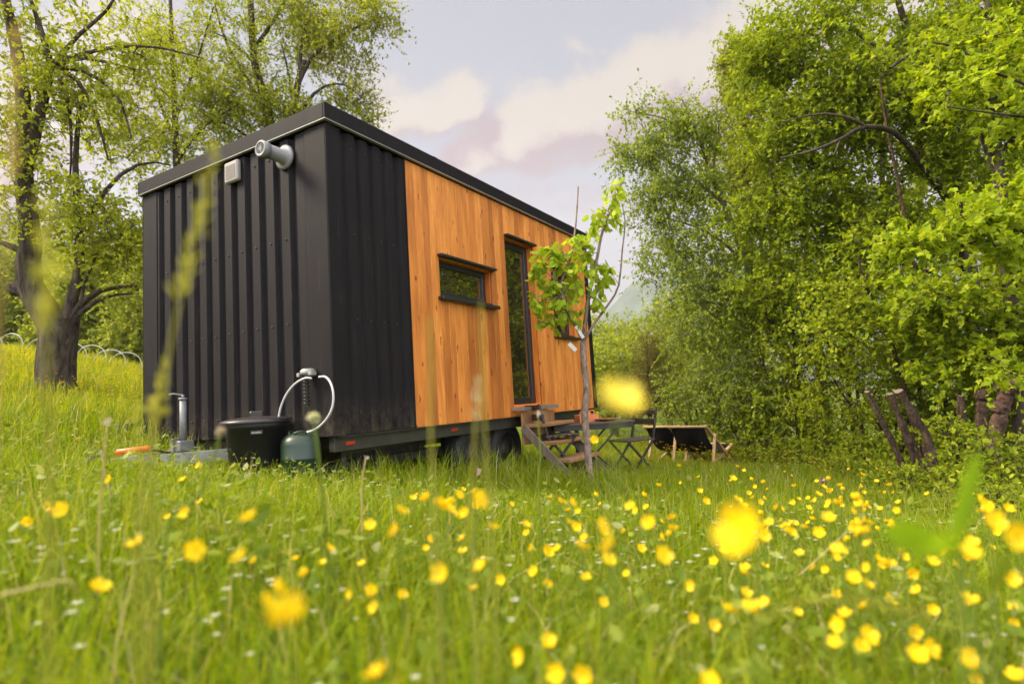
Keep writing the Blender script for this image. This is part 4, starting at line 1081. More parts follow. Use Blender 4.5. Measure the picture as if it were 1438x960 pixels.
# hazel and other shrubs along the edge of the wood
HZ = 'hazel shrubs along the foot of the wood'
hz = [(975, 575, 11.2, .75, .55, 'birch'), (1045, 590, 10.6, .8, .6, 'hazel'), (1110, 540, 10.2, .9, .7, 'hazel'), (1150, 600, 9.6, .8, .6, 'hazel'), (1200, 540, 9.2, .9, .6, 'hazel'), (1255, 590, 8.9, .8, .6, 'hazel'), (1310, 560, 8.8, .8, .6, 'dark'), (1180, 470, 9.8, .9, .6, 'hazel'), (1385, 610, 8.2, .7, .6, 'dark'), (1440, 560, 8.0, .7, .7, 'dark'), (1110, 460, 10.2, .9, .6, 'hazel'), (1280, 480, 9.0, .8, .5, 'hazel')]
hl = ['low fine leaved shrub right of the deck chairs', 'rounded green shrub behind the right deck chair', 'tall hazel shrub in the middle of the wood edge', 'low hazel shrub left of the three cut poles', 'hazel shrub above the three cut poles', 'green shrub right behind the three cut poles',
      'dark green shrub between the poles and the cut stump', 'upper hazel bush under the ash limbs', 'dark shrub behind the gnarled stump', 'dark leafy shrub at the right edge behind the maple trunk', 'upper hazel bush beside the birch trunk', 'hazel bush behind the thin leaning trunk']
for i, (u, v, D, rx, rz, lf) in enumerate(hz):
    behind(hl[i], [(u + 10, v + 60), (u + 5, v + 20), (u, v - 20)], .04,
           [([(u + 8, v + 50), (u - 25, v), (u - 45, v - 40)], .02, .008), ([(u + 8, v + 50), (u + 35, v), (u + 50, v - 30)], .02, .008)],
           [(u, v, D, (rx, rx * .8, rz), 95), (u - 10, v + 30, D - .3, (rx * .9, rx * .7, rz * .5), 30)], 70 + i, D, leaf=lf, size=.050 if lf != 'birch' else .038, twigs=4, per=14, name='shrub', group=HZ, r1=.012, tl=.3, bk='bark_pole', along=False)
# dense dark trees deeper in the wood
BK = 'trees deeper in the wood'
for i, (u, v, D, w, h) in enumerate(((1045, 330, 14.5, 1.5, 2.9), (1130, 260, 15, 1.8, 3.4), (1240, 220, 14, 2.0, 3.6), (1350, 260, 13, 2.0, 3.4), (1450, 240, 12, 1.9, 3.6), (1530, 300, 10, 1.5, 3.2))):
    behind(['narrow tree behind the birch at the left end of the wood', 'dark tree behind the left part of the ash', 'dense dark tree behind the middle of the ash', 'dense dark tree behind the yellow maple bough', 'dense tree behind the straight maple trunk', 'dark tree beyond the right edge of the picture'][i], [(u + 30, 600), (u + 15, 450), (u, 300), (u, 100)], .14, [],
           [(u, v, D, (w, 1.4, h), 230), (u + 10, v + 150, D, (w * 1.1, 1.4, h * .55), 110)], 90 + i, D, leaf='dark' if i else 'ash', size=.105, twigs=4, per=10, name='tree', group=BK, tl=.6, along=False, twig_geo=False, r1=.03)
behind('pointed tree top rising above the birch into the pink cloud', [(1075, 600), (1060, 400), (1045, 200), (1038, 70)], .10, [], [(1037, 82, 14, (.40, .5, .55), 46), (1042, 140, 14, (.55, .6, .6), 50), (1050, 230, 14, (.8, .8, .9), 80)], 97, 14, leaf='backleft', size=.07, twigs=4, per=12, name='tree', tl=.4, r1=.012)
# beyond the far end of the cabin
FB = 'trees beyond the far end of the meadow'
for i, (u, v, D, w, h) in enumerate(((842, 492, 24, 1.5, 1.5), (880, 482, 28, 1.5, 1.7), (938, 478, 22, 1.1, 2.0), (965, 490, 20, 1.5, 1.8), (860, 520, 19, 1.3, 1.0), (790, 470, 30, 2.5, 2.2), (1010, 470, 18, 1.5, 2.0))):
    behind('soft pale green tree in the distance beyond the far end of the cabin', [(u, 570), (u, 520), (u, v)], .12, [], [(u, v, D, (w, 1.4, h), 120), (u, v + 45, D, (w * 1.1, 1.4, h * .6), 60)], 110 + i, D, leaf='far', size=.12, twigs=4, per=9, name='distant_tree', group=FB, tl=.55, along=False, twig_geo=False, r1=.03)
behind('brownish prickly conifer bush behind the table and deck chairs', [(912, 590), (910, 540), (908, 470)], .06, [], [(905, 545, 14, (.75, .7, .6), 120), (915, 495, 14, (.45, .5, .5), 60), (945, 565, 13.8, (.6, .6, .35), 50), (868, 560, 14.4, (.5, .5, .3), 40)], 120, 14, leaf='brown', size=.06, twigs=4, per=16, kind='needle', name='shrub', tl=.3, up=.3, droop=.1, r1=.012)

# ------------------------------------------------------------------ cut poles and stumps at the right
def cut_pole(pts, D, r0, r1, label, knob=None, name='cut_pole', group=None, bk='bark_pole'):
    q = [gp(*pts[0], D)] + [P(*a, D) for a in pts[1:]]
    b = bez(q, 16); rng = np.random.default_rng(int(pts[0][0])); rad = np.linspace(r0, r1, 16) * (1 + .11 * rng.normal(size=16))
    root = empty(name, tuple(q[0]), 0, label, 'stump' if name != 'cut_pole' else 'cut trunk', group)
    m = MB(); m.tube(b - q[0], rad, 12, 0, False); e = b[-1] - q[0]; d = unit(b[-1] - b[-2])
    if knob:
        for (u, v, rr) in knob:
            c = P(u, v, D) - q[0]; n1, n2 = 10, 14; vs = []; fs = []
            for i in range(n1 + 1):
                for k in range(n2):
                    th = math.pi * i / n1; ph = 2 * math.pi * k / n2
                    d3 = np.array([math.sin(th) * math.cos(ph), math.sin(th) * math.sin(ph), math.cos(th)])
                    w = 1 + .16 * math.sin(5 * ph + 3 * th + u) + .14 * math.sin(7 * th - 2 * ph + v) + .05 * rng.normal() * (0 < i < n1)
                    vs.append(c + d3 * rr * w)
            for i in range(n1):
                for k in range(n2): fs.append((i * n2 + k, i * n2 + (k + 1) % n2, (i + 1) * n2 + (k + 1) % n2, (i + 1) * n2 + k))
            m.add(vs, fs, 0, True)
    m.build('trunk', MT[bk], root)
    if not knob:
        u = unit(np.cross(d, [.3, .2, .9])); w = np.cross(d, u); rr = rad[-1]
        vs = [e + d * .004] + [e + rr * (math.cos(a) * u + math.sin(a) * w) + d * (.002 + .01 * math.cos(a)) for a in np.linspace(0, 2 * np.pi, 12, endpoint=False)]
        c = MB(); c.add(vs, [(0, 1 + k, 1 + (k + 1) % 12) for k in range(12)]); c.build('cut_face', MT['cutwood'], root)
    return root
G3 = 'cut poles leaning at the wood edge'
cut_pole([(1285, 690), (1262, 640), (1238, 590), (1218, 550)], 6.6, .034, .028, 'leftmost and thinnest of three leaning cut poles at the wood edge', group=G3)
cut_pole([(1300, 690), (1280, 630), (1265, 590), (1250, 553)], 6.7, .042, .036, 'middle leaning cut pole with small leaves on its bark', group=G3)
cut_pole([(1314, 690), (1303, 620), (1288, 590), (1262, 549)], 6.5, .050, .041, 'thickest right hand pole of three, bent in the middle and cut flat', group=G3)
cut_pole([(1352, 650), (1352, 610), (1350, 580), (1349, 556)], 6.9, .05, .042, 'short upright cut stump with a dark hollow between poles and gnarled stump', name='cut_stump')
cut_pole([(1392, 650), (1398, 615), (1408, 575), (1414, 545)], 6.4, .07, .065, 'gnarled dark stump with a swollen knobbly head near the right edge', [(1415, 540, .115), (1404, 572, .075)], name='gnarled_stump', bk='bark_gnarl')
cut_pole([(1380, 640), (1378, 600), (1380, 575), (1381, 560)], 7.0, .07, .06, 'mossy stump with a rounded top behind the gnarled stump', [(1380, 556, .075)], name='mossy_stump')
# low growth under the trees on the right
UG = 'low weeds at the foot of the wood'
for i, (u, v, D, rx, rz, lf) in enumerate(((1345, 668, 6.0, .55, .16, 'dark'), (1400, 655, 5.6, .5, .22, 'hazel'), (1440, 640, 5.4, .45, .26, 'dark'), (1240, 668, 7.2, .55, .15, 'dark'), (1180, 652, 8.0, .6, .18, 'hazel'), (1120, 640, 9.0, .6, .2, 'dark'), (1060, 625, 9.8, .6, .2, 'dark'), (1400, 700, 4.8, .4, .12, 'hazel'), (1270, 672, 6.35, .30, .10, 'hazel'), (1330, 610, 6.9, .22, .26, 'hazel'))):
    behind(['low dark weeds under the cut stump', 'leafy weeds in front of the gnarled stump', 'dark weeds at the right edge below the maple', 'dark weeds left of the cut poles', 'green weeds at the foot of the low hazel', 'dark weeds in front of the tall hazel', 'dark weeds beside the right deck chair', 'leafy weeds in the lower right corner of the wood edge', 'small leafy weeds round the feet of the three cut poles', 'upright leafy sprouts between the thick cut pole and the cut stump'][i],
           [(u, v + 25), (u, v + 10), (u, v - 5)], .012, [], [(u, v, D, (rx, rx * .8, rz), 70)], 130 + i, D, leaf=lf, size=.05, twigs=3, per=8, name='weeds', group=UG, tl=.2, r1=.006, along=False)

# ------------------------------------------------------------------ the young tree with its paper tag
D = 5.5
trunk = [gp(831, 690, D)] + path(D, (827, 655), (825, 620), (821, 585), (824, 548), (820, 512), (819, 478))
limbs = [(path(D, (819, 478), (812, 462), (797, 436), (788, 405), (792, 385), (803, 355), (809, 310), (812, 262)), .022, .006),
         (path(D, (820, 478), (822, 450), (828, 410), (838, 365), (846, 325), (860, 290), (874, 256)), .022, .007),
         (path(D, (820, 478), (836, 452), (856, 425), (869, 400), (874, 350), (878, 312), (873, 285)), .014, .004),
         (path(D, (790, 420), (778, 385), (770, 365)), .010, .004), (path(D, (798, 370), (785, 345), (772, 340)), .008, .003)]
cl = [(775, 352, 8), (762, 372, 8), (792, 368, 9), (785, 418, 9), (806, 402, 8), (822, 352, 8), (834, 372, 7), (848, 302, 6), (842, 318, 4), (861, 278, 5), (868, 262, 4), (833, 420, 6), (775, 445, 7), (760, 425, 6), (850, 385, 3), (812, 340, 6), (800, 440, 5), (768, 398, 7), (857, 300, 3), (843, 402, 3)]
yr = np.random.default_rng(77)
tips = np.vstack([blob(yr, P(u, v, 5.5), (.085, .12, .075), n) for u, v, n in cl])
yt = make_tree('young_tree', 'slim young tree with bright yellow green leaves in front of the folding table', 'tree', None, trunk, .036, .030, limbs, tips, LEAF['young'], MT['bark_young'], 78, 'oval', .078, 2, 4, .10, -.5, .7, up=.0, along=False, step=.12, flare=1.1)
p = P(812, 487, 5.44)
g = MB(); g.box((-.045, -.0015, -.018), (.045, .0015, .018)); a = g.build('paper_tag', MT['tag'], None, tuple(P(804, 487, 5.42))); a.rotation_euler = (R(8), R(48), R(10))
tag(a, 'small white paper tag lying crooked at the fork of the young tree', 'tag')
g = MB(); g.box((-.065, -.0015, -.015), (.065, .0015, .015)); b = g.build('paper_tag', MT['tag'], None, tuple(P(814, 466, 5.45))); b.rotation_euler = (R(-10), R(62), R(-14))
tag(b, 'narrow white paper strip tied upright above the other tag', 'tag')

# ================================================================== FLOWERS
def petal_verts():
    vs = []; fs = []
    for k in range(5):
        a = k * 2 * math.pi / 5; ca, sa = math.cos(a), math.sin(a)
        o = len(vs)
        for (r, w) in ((.08, .05), (.45, .36), (.80, .46), (1.0, .26)):
            for s in (-1, 0, 1):
                x, y = r + (.06 if s == 0 and r > .9 else 0), s * w
                z = .62 * r * r + (.10 * abs(s) * r) + (.012 * (k % 2))
                vs.append((x * ca - y * sa, x * sa + y * ca, z))
        for i in range(3):
            for j in range(2): fs.append((o + i * 3 + j, o + i * 3 + j + 1, o + i * 3 + j + 4, o + i * 3 + j + 3))
    o = len(vs)
    for (r, z) in ((.24, .02), (.20, .20), (.10, .28)):
        for j in range(8):
            t = j * math.pi / 4; vs.append((r * math.cos(t), r * math.sin(t), z))
    for i in range(2):
        for j in range(8): fs.append((o + i * 8 + j, o + i * 8 + (j + 1) % 8, o + (i + 1) * 8 + (j + 1) % 8, o + (i + 1) * 8 + j))
    fs.append(tuple(o + 16 + j for j in range(8)))
    return np.array(vs), fs
PV, PF = petal_verts()
def bloom_mesh(m): 
    b = MB(); b.add(PV, PF, 0, True); me = bpy.data.meshes.new('petals'); me.from_pydata(b.v, [], b.f); me.materials.append(m)
    me.polygons.foreach_set('use_smooth', b.sm); me.update(); return me
BLOOM = bloom_mesh(MT['petal']); BLOOM_P = bloom_mesh(MT['petal_pale'])
fr = random.Random(17)

def solve_D(u, v, h):
    """distance at which a flower h metres tall at pixel (u,v) stands on the ground"""
    ds = np.linspace(.4, 16, 800); pts = CAM + (CM @ np.array([(u - CX) / F, 1, -(v - CY) / F]))[None] * ds[:, None]
    q = pts[:, 2] - zg(pts[:, 0], pts[:, 1]) - h
    i = np.where(q < 0)[0]; return ds[i[0]] if len(i) else None

def stem_curve(top, ground, bend):
    a = np.array(ground); b = np.array(top); m = (a + b) / 2 + np.array([bend[0], bend[1], .05 * (b[2] - a[2])])
    t = np.linspace(0, 1, 9)[:, None]; return (1 - t) ** 2 * a + 2 * t * (1 - t) * m + t * t * b

def tilt_rot(rn):
    # blooms nod every way, on the whole towards the light and the open meadow
    e = (Matrix.Rotation(rn.gauss(.75, .4), 3, 'X') @ Matrix.Rotation(rn.gauss(-.25, .4), 3, 'Y') @ Matrix.Rotation(rn.uniform(0, 6.28), 3, 'Z')).to_euler()
    return tuple(e)

def big_flower(u, v, D, dia, label, group=None, petals=BLOOM, lean=None):
    top = P(u, v, D); off = lean if lean is not None else (fr.uniform(-.06, .06), fr.uniform(-.02, .08))
    gx, gy = top[0] + off[0], top[1] + off[1]; gz = float(zg(gx, gy))
    r = empty('buttercup', (gx, gy, gz), 0, label, 'flower', group)
    c = stem_curve(top, (gx, gy, gz), (fr.uniform(-.02, .02), fr.uniform(-.02, .02))) - np.array([gx, gy, gz])
    MB().tube(c, np.linspace(.0016, .0011, 9), 5, 0, False).build('stem', MT['stem'], r)
    o = linkmesh('petals', petals, r, tuple(c[-1])); o.scale = (dia * .66,) * 3; o.rotation_euler = tilt_rot(fr)
    return r

# near blooms: pixel, apparent size
NEAR = [(350,728,33),(275,773,34),(138,827,30),(192,764,26),(87,716,24),(70,710,17),(40,730,15),(262,718,24),(280,653,11),(155,673,14),(257,674,11),(281,705,11),(236,726,10),
(620,803,32),(675,797,28),(650,775,18),(665,827,14),(705,813,16),(750,803,16),(770,775,18),(770,818,14),(822,812,18),(822,755,14),(855,788,26),(847,845,16),(930,780,28),(770,901,24),(783,945,22),(820,945,14),(733,920,14),
(527,852,20),(522,827,18),(493,832,12),(565,835,16),(508,792,12),(415,785,12),(455,790,14),(520,738,20),(598,770,10),(530,948,44),(810,740,14),(740,748,11),
(1163,728,22),(1202,735,22),(1198,812,25),(1055,855,34),(1074,848,24),(1173,903,26),(1187,863,22),(1180,877,28),(1217,893,30),(1210,906,24),(1288,918,30),(1303,910,28),(1358,925,32),(1360,843,28),(1358,777,36),(1393,732,34),(1427,752,45),(1418,812,28),
(1280,803,20),(1288,830,16),(1283,885,20),(1237,795,13),(1253,793,14),(1003,788,16),(1003,878,22),(973,868,16),(973,822,18),(1047,798,18),(1047,833,20),(1175,835,18),(1120,860,12),(1073,795,12),(1123,778,14),(1160,800,12),(1310,790,20),(1340,793,16),(1427,950,26),(1423,853,14),(997,957,24),(1388,712,18),(1415,713,14),(1030,742,20),(1150,748,18),(1423,872,14),(1255,848,12),(900,770,14),(880,806,12),(1370,950,18)]
GB = 'yellow buttercups in the meadow'
LB = 'yellow buttercup standing open on a thin stem in the meadow grass'
big_flower(1047, 748, .45, .028, 'biggest blurred round yellow buttercup, right of the middle foreground', GB)
big_flower(868, 566, .40, .022, 'pale yellow blurred bloom hanging in front of the folding table end', GB, BLOOM_P)
big_flower(834, 617, 2.2, .022, 'yellow buttercup in front of the seat of the right folding chair', GB)
for (u, v, s) in NEAR:
    D = 31.0 / s; dia = .021 + .004 * fr.random()
    if s < 15: D = 27.0 / s
    p = P(u, v, D); h = p[2] - float(zg(p[0], p[1]))
    if h < .16 or h > .62:
        D = solve_D(u, v, min(.55, max(.2, h))) or D; dia = min(.030, max(.016, (s / F * D - .012 * abs(1 - D / 6)) if D > 1 else .022))
    big_flower(u, v, D, dia, LB, GB)
# mid and far blooms: one mesh each, sharing data
def small_flower_mesh(h, rn):
    b = MB(); c = stem_curve((rn.uniform(-.04, .04), rn.uniform(-.04, .04), h), (0, 0, 0), (rn.uniform(-.02, .02), 0))
    b.tube(c, .0012, 4, 0, False); rot = Matrix.Rotation(rn.gauss(.2, .55), 3, 'X') @ Matrix.Rotation(rn.gauss(-.1, .5), 3, 'Y'); s = .0128
    b.add([np.array(rot @ Vector(v)) * s + c[-1] for v in PV], PF, 1, True)
    me = bpy.data.meshes.new('buttercup'); me.from_pydata(b.v, [], b.f); me.materials.append(MT['stem']); me.materials.append(MT['petal'])
    me.polygons.foreach_set('material_index', b.m); me.polygons.foreach_set('use_smooth', b.sm); me.update(); return me
SM = [small_flower_mesh(.24 + .035 * i, fr) for i in range(6)]
cnt = 0
zones = [(1040, 1250, 655, 745, 75), (860, 1120, 650, 760, 32), (1180, 1430, 690, 800, 24), (580, 660, 685, 715, 12), (560, 860, 690, 790, 26), (960, 1420, 740, 880, 22), (300, 560, 700, 860, 8), (1100, 1320, 690, 780, 14)]
for (u0, u1, v0, v1, n) in zones:
    for _ in range(n):
        u, v = fr.uniform(u0, u1), fr.uniform(v0, v1); k = fr.randrange(6); h = .24 + .035 * k; sc_ = fr.uniform(.85, 1.15)
        D = solve_D(u, v, h * sc_)
        if not D or D > 11: continue
        p = P(u, v, D); lx, ly = cabin_local(p[0], p[1])
        if -.1 < lx < 4.9 and -.3 < ly < 2.7: continue
        o = linkmesh('buttercup', SM[k]); o.location = (p[0], p[1], float(zg(p[0], p[1])) - .005); o.rotation_euler = (0, 0, fr.uniform(0, 6.28)); o.scale = (sc_,) * 3
        tag(o, LB, 'flower', GB); cnt += 1
# the countless specks of buttercup farther off: one object
def specks():
    rng = np.random.default_rng(9); pts = []
    n = 620; y = 7 + 7.5 * rng.random(n); x = 1.3 + (.05 + .52 * rng.random(n)) * (y - 3)
    n2 = 900; y2 = 6 + 9 * rng.random(n2); x2 = -y2 * (.45 + .5 * rng.random(n2))
    x = np.concatenate([x, x2]); y = np.concatenate([y, y2]); lx, ly = cabin_local(x, y); k = ~((lx > -.4) & (lx < 5) & (ly > -.3) & (ly < 2.9)); x, y = x[k], y[k]
    h = .24 + .16 * rng.random(len(x)); z = zg(x, y) + h
    pos = np.repeat(np.stack([x, y, z], 1), 5, 0); a = np.tile(np.arange(5) * 2 * np.pi / 5, len(x)) + np.repeat(rng.random(len(x)) * 6, 5)
    ld = np.stack([np.cos(a), np.sin(a), .5 + 0 * a], 1); nm = np.stack([-.5 * np.cos(a), -.5 * np.sin(a), 1 + 0 * a], 1)
    o = linkmesh('distant_buttercups', leaf_mesh('distant_buttercups', pos, ld, nm, np.full(len(pos), .016), 'oval', MT['petal']))
    o['kind'] = 'stuff'; tag(o, 'countless small yellow buttercup specks in the far grass', 'flowers')
specks()

# ------------------------------------------------------------------ tall stems close to the camera
def stalk(name, label, cat, pts, r, m, head=None, group=None):
    """pts: (u,v,D) from the top down; the stem then runs on to the ground"""
    q = [P(*a) for a in pts]; e = q[-1]; dv = (q[-1] - q[-2]); g = e + dv * np.array([.35, .35, 0]); g[2] = float(zg(g[0], g[1]))
    q = q + [g]; root = empty(name, tuple(g), 0, label, cat, group)
    c = bez(q, 30) - g
    MB().tube(c, np.linspace(r * .7, r, 30), 6, 0, False).build('stem', m, root)
    if head:
        hm, L, rad, kind = head; d = unit(c[0] - c[3]) * 1.0
        rng = np.random.default_rng(int(pts[0][0])); 
        if kind == 'spike':      # grass panicle: many small pointed spikelets round the axis, base at c[0]
            n = int(70 * L / .12); t = rng.random(n); b = c[0] + np.outer(t * L, d)
            bend = np.outer(t * t * L * .25, unit(c[0] - c[8]) - d); b = b + bend
            o3 = rng.normal(size=(n, 3)); pos = b + o3 * rad * .25 * (1 - .6 * t)[:, None]
            ld = d[None] * 1.1 + o3 * .45; me = leaf_mesh('seed_head', pos, ld, rng.normal(size=(n, 3)), rad * (1.8 - 1.0 * t), 'narrow', hm)
            linkmesh('seed_head', me, root)
        else:                    # spent dandelion: tuft of bristles over a small cup
            n = 60; o3 = unit(rng.normal(size=(n, 3)) + np.array([0, 0, .8])); 
            me = leaf_mesh('seed_head', np.repeat(c[:1], n, 0), o3, rng.normal(size=(n, 3)), np.full(n, rad), 'narrow', hm); linkmesh('seed_head', me, root)
    return root
GS = 'tall grass stems close to the camera'
stalk('grass_stem', 'tall blurred grass head leaning across the black end wall', 'grass stem', [(252, 425, .62), (240, 480, .62), (228, 560, .62), (215, 680, .64)], .0018, MT['grasshead'], (MT['grasshead'], .165, .010, 'spike'))
stalk('grass_stem', 'shorter blurred grass head low before the left end of the black wall', 'grass stem', [(215, 600, .8), (200, 680, .8), (190, 760, .8)], .0018, MT['grasshead'], (MT['grasshead'], .09, .011, 'spike'))
stalk('grass_stem', 'thick blurred yellow green grass head in front of the apple tree trunk', 'grass stem', [(66, 480, .45), (66, 560, .45), (70, 680, .47)], .0018, MT['grasshead'], (MT['grasshead'], .11, .010, 'spike'))
stalk('grass_stem', 'high blurred brownish grass head over the apple tree limb', 'grass stem', [(12, 250, .5), (4, 400, .5), (-5, 560, .5)], .0014, MT['grassbrown'], (MT['grassbrown'], .13, .006, 'spike'))
stalk('grass_stem', 'blurred upright grass blade tip beside the jockey wheel post', 'grass stem', [(196, 640, .9), (200, 720, .9)], .0018, MT['grasshead'], (MT['grasshead'], .08, .008, 'spike'))
stalk('dandelion_stalk', 'blurred spent dandelion stalk with whitish tuft before the gas bottle', 'stalk', [(440, 588, 1.25), (447, 640, 1.25), (455, 720, 1.27), (460, 800, 1.3)], .0036, MT['stem'], (MT['cloverwhite'], 0, .016, 'tuft'))
stalk('dandelion_stalk', 'blurred leaning spent dandelion stalk before the tub', 'stalk', [(310, 606, 1.2), (296, 660, 1.2), (275, 700, 1.2), (235, 745, 1.2)], .0036, MT['stem'], (MT['seedhead'], 0, .011, 'tuft'))
stalk('grass_stem', 'blurred thin green stem over the left part of the orange boards', 'grass stem', [(604, 445, .75), (606, 560, .75), (607, 660, .75)], .0022, MT['grasshead'], None)
stalk('grass_stem', 'blurred pale stem under the small window on the orange boards', 'grass stem', [(668, 590, .8), (664, 680, .8), (662, 760, .8)], .0022, MT['grasshead'], (MT['cloverwhite'], .06, .006, 'spike'))
stalk('grass_stem', 'blurred thin green stem from the small window downwards', 'grass stem', [(675, 425, .8), (678, 520, .8), (681, 600, .8)], .0018, MT['grasshead'], None)
stalk('grass_stem', 'thin yellow stem with a split tip in front of the wooden steps', 'grass stem', [(756, 588, 2.0), (759, 640, 2.0), (757, 690, 2.0)], .004, MT['stem'], (MT['seedhead'], .02, .014, 'spike'))
stalk('grass_stem', 'short dry stalk standing before the trailer chassis', 'grass stem', [(513, 645, 2.2), (508, 690, 2.2)], .004, MT['straw'], (MT['seedhead'], .01, .010, 'spike'))
stalk('grass_stem', 'thin reddish stem at the left before the yellow slope', 'grass stem', [(150, 600, 1.6), (145, 660, 1.6), (140, 720, 1.6)], .003, MT['straw'], (MT['seedhead'], .02, .012, 'spike'))
stalk('grass_stem', 'bent dry stem beside the orange coupling handle', 'grass stem', [(143, 640, 2.4), (147, 660, 2.4), (155, 700, 2.4)], .004, MT['straw'], (MT['seedhead'], .01, .014, 'spike'))
# bent dry straws
def straw(label, pts):
    q = [P(*a) for a in pts]; b = bez(q, 24); m = MB(); m.tube(b - b[0], np.linspace(.0028, .0018, 24), 6); o = m.build('dry_straw', MT['straw'], None, tuple(b[0])); tag(o, label, 'straw')
straw('long bent dry straw arching at the left edge of the foreground', [(-30, 842, 1.0), (30, 828, 1.0), (95, 815, 1.0), (108, 835, 1.02)])
straw('straight dry straw slanting through the buttercups at the right', [(1122, 808, 1.9), (1155, 778, 1.9), (1190, 745, 1.95)])
# broad blurred leaves very close at the right
def broad(name, label, pts, wid, m, D2=None):
    q = [P(*a) for a in pts]; c = bez(q, 14); g = c[-1] + (c[-1] - c[-2]) * 2; g[2] = float(zg(g[0], g[1]))
    root = empty(name, tuple(g), 0, label, 'plant'); b = MB(); side = CM[:, 0] * .8 + CM[:, 2] * .6; vs = []; fs = []
    for i, p in enumerate(c):
        t = i / 13; w = wid * math.sin(math.pi * min(1, .12 + .88 * t)) ** .7 * (1 if t < .8 else 1 - (t - .8) * 2)
        d = unit(c[min(i + 1, 13)] - c[max(i - 1, 0)]); s = unit(np.cross(d, CM[:, 1] + .4 * CM[:, 2])) * w
        vs += [p - s - g, p - CM[:, 1] * w * -.25 - g, p + s - g]
    for i in range(13):
        for j in range(2): fs.append((i * 3 + j, i * 3 + j + 1, i * 3 + j + 4, i * 3 + j + 3))
    b.add(vs, fs, 0, True); b.build('leaf', m, root)
    MB().tube(bez([c[-1] - g, (c[-1] - g) * .5 + np.array([.005, 0, 0]), (0, 0, 0)], 10), .0016, 6, 0, False).build('stem', MT['stem'], root)
broad('meadow_plant', 'large blurred pointed green leaf standing upright at the right foreground', [(1372, 640, .50), (1360, 690, .50), (1346, 745, .50), (1338, 790, .51)], .009, MT['broad'])
broad('meadow_plant', 'large blurred flat green leaf below the upright pointed leaf', [(1248, 738, .50), (1275, 752, .50), (1310, 765, .50), (1345, 770, .51)], .014, MT['broad'])
broad('meadow_plant', 'blurred pale grey green leaf edge near the right border', [(1416, 775, .5), (1405, 810, .5), (1388, 830, .51)], .008, MT['herb'])
broad('meadow_plant', 'long blurred pale grass leaf bending low at the right', [(1040, 888, .6), (1110, 850, .6), (1180, 838, .6), (1290, 862, .6), (1370, 900, .6)], .0028, MT['grasshead'])
o = MB(); o.add([(0, 0, 0), (.03, .0, .012), (.045, .004, .05), (.012, .006, .06)], [(0, 1, 2, 3)]); s = o.build('dry_leaf', MT['pinkleaf'], None, tuple(P(669, 668, 4.6))); tag(s, 'curled pinkish dry leaf standing in the grass before the wheels', 'leaf')
p = on_ground(1156, 680, 5.2); r = empty('purple_flower', tuple(p), 0, 'single purple bloom among the buttercups at the right', 'flower')
top = P(1156, 675, 5.2) - p; MB().tube(bez([(0, 0, 0), top * .5 + np.array([.01, 0, 0]), top], 8), .002, 5, 0, False).build('stem', MT['stem'], r)
rng_ = np.random.default_rng(4); n = 26; linkmesh('petals', leaf_mesh('petals', np.repeat(top[None], n, 0) + rng_.normal(size=(n, 3)) * .008, rng_.normal(size=(n, 3)) + np.array([0, 0, .5]), rng_.normal(size=(n, 3)), np.full(n, .03), 'oval', MT['purple']), r)

# ================================================================== LIGHT, SKY, CAMERA
SUN_AZ = math.atan2(-.985, -.06)       # bearing from +Y towards +X (sun stands left of the camera)
SUN_EL = R(42)
sd = Vector((math.sin(SUN_AZ) * math.cos(SUN_EL), math.cos(SUN_AZ) * math.cos(SUN_EL), math.sin(SUN_EL)))
L = bpy.data.lights.new('sun', 'SUN'); L.energy = 3.9; L.angle = R(20.0); L.color = (1, .86, .64)
lo = bpy.data.objects.new('sun', L); COL.objects.link(lo); lo.rotation_euler = (-sd).to_track_quat('-Z', 'Y').to_euler(); lo.location = (-20, 10, 30)

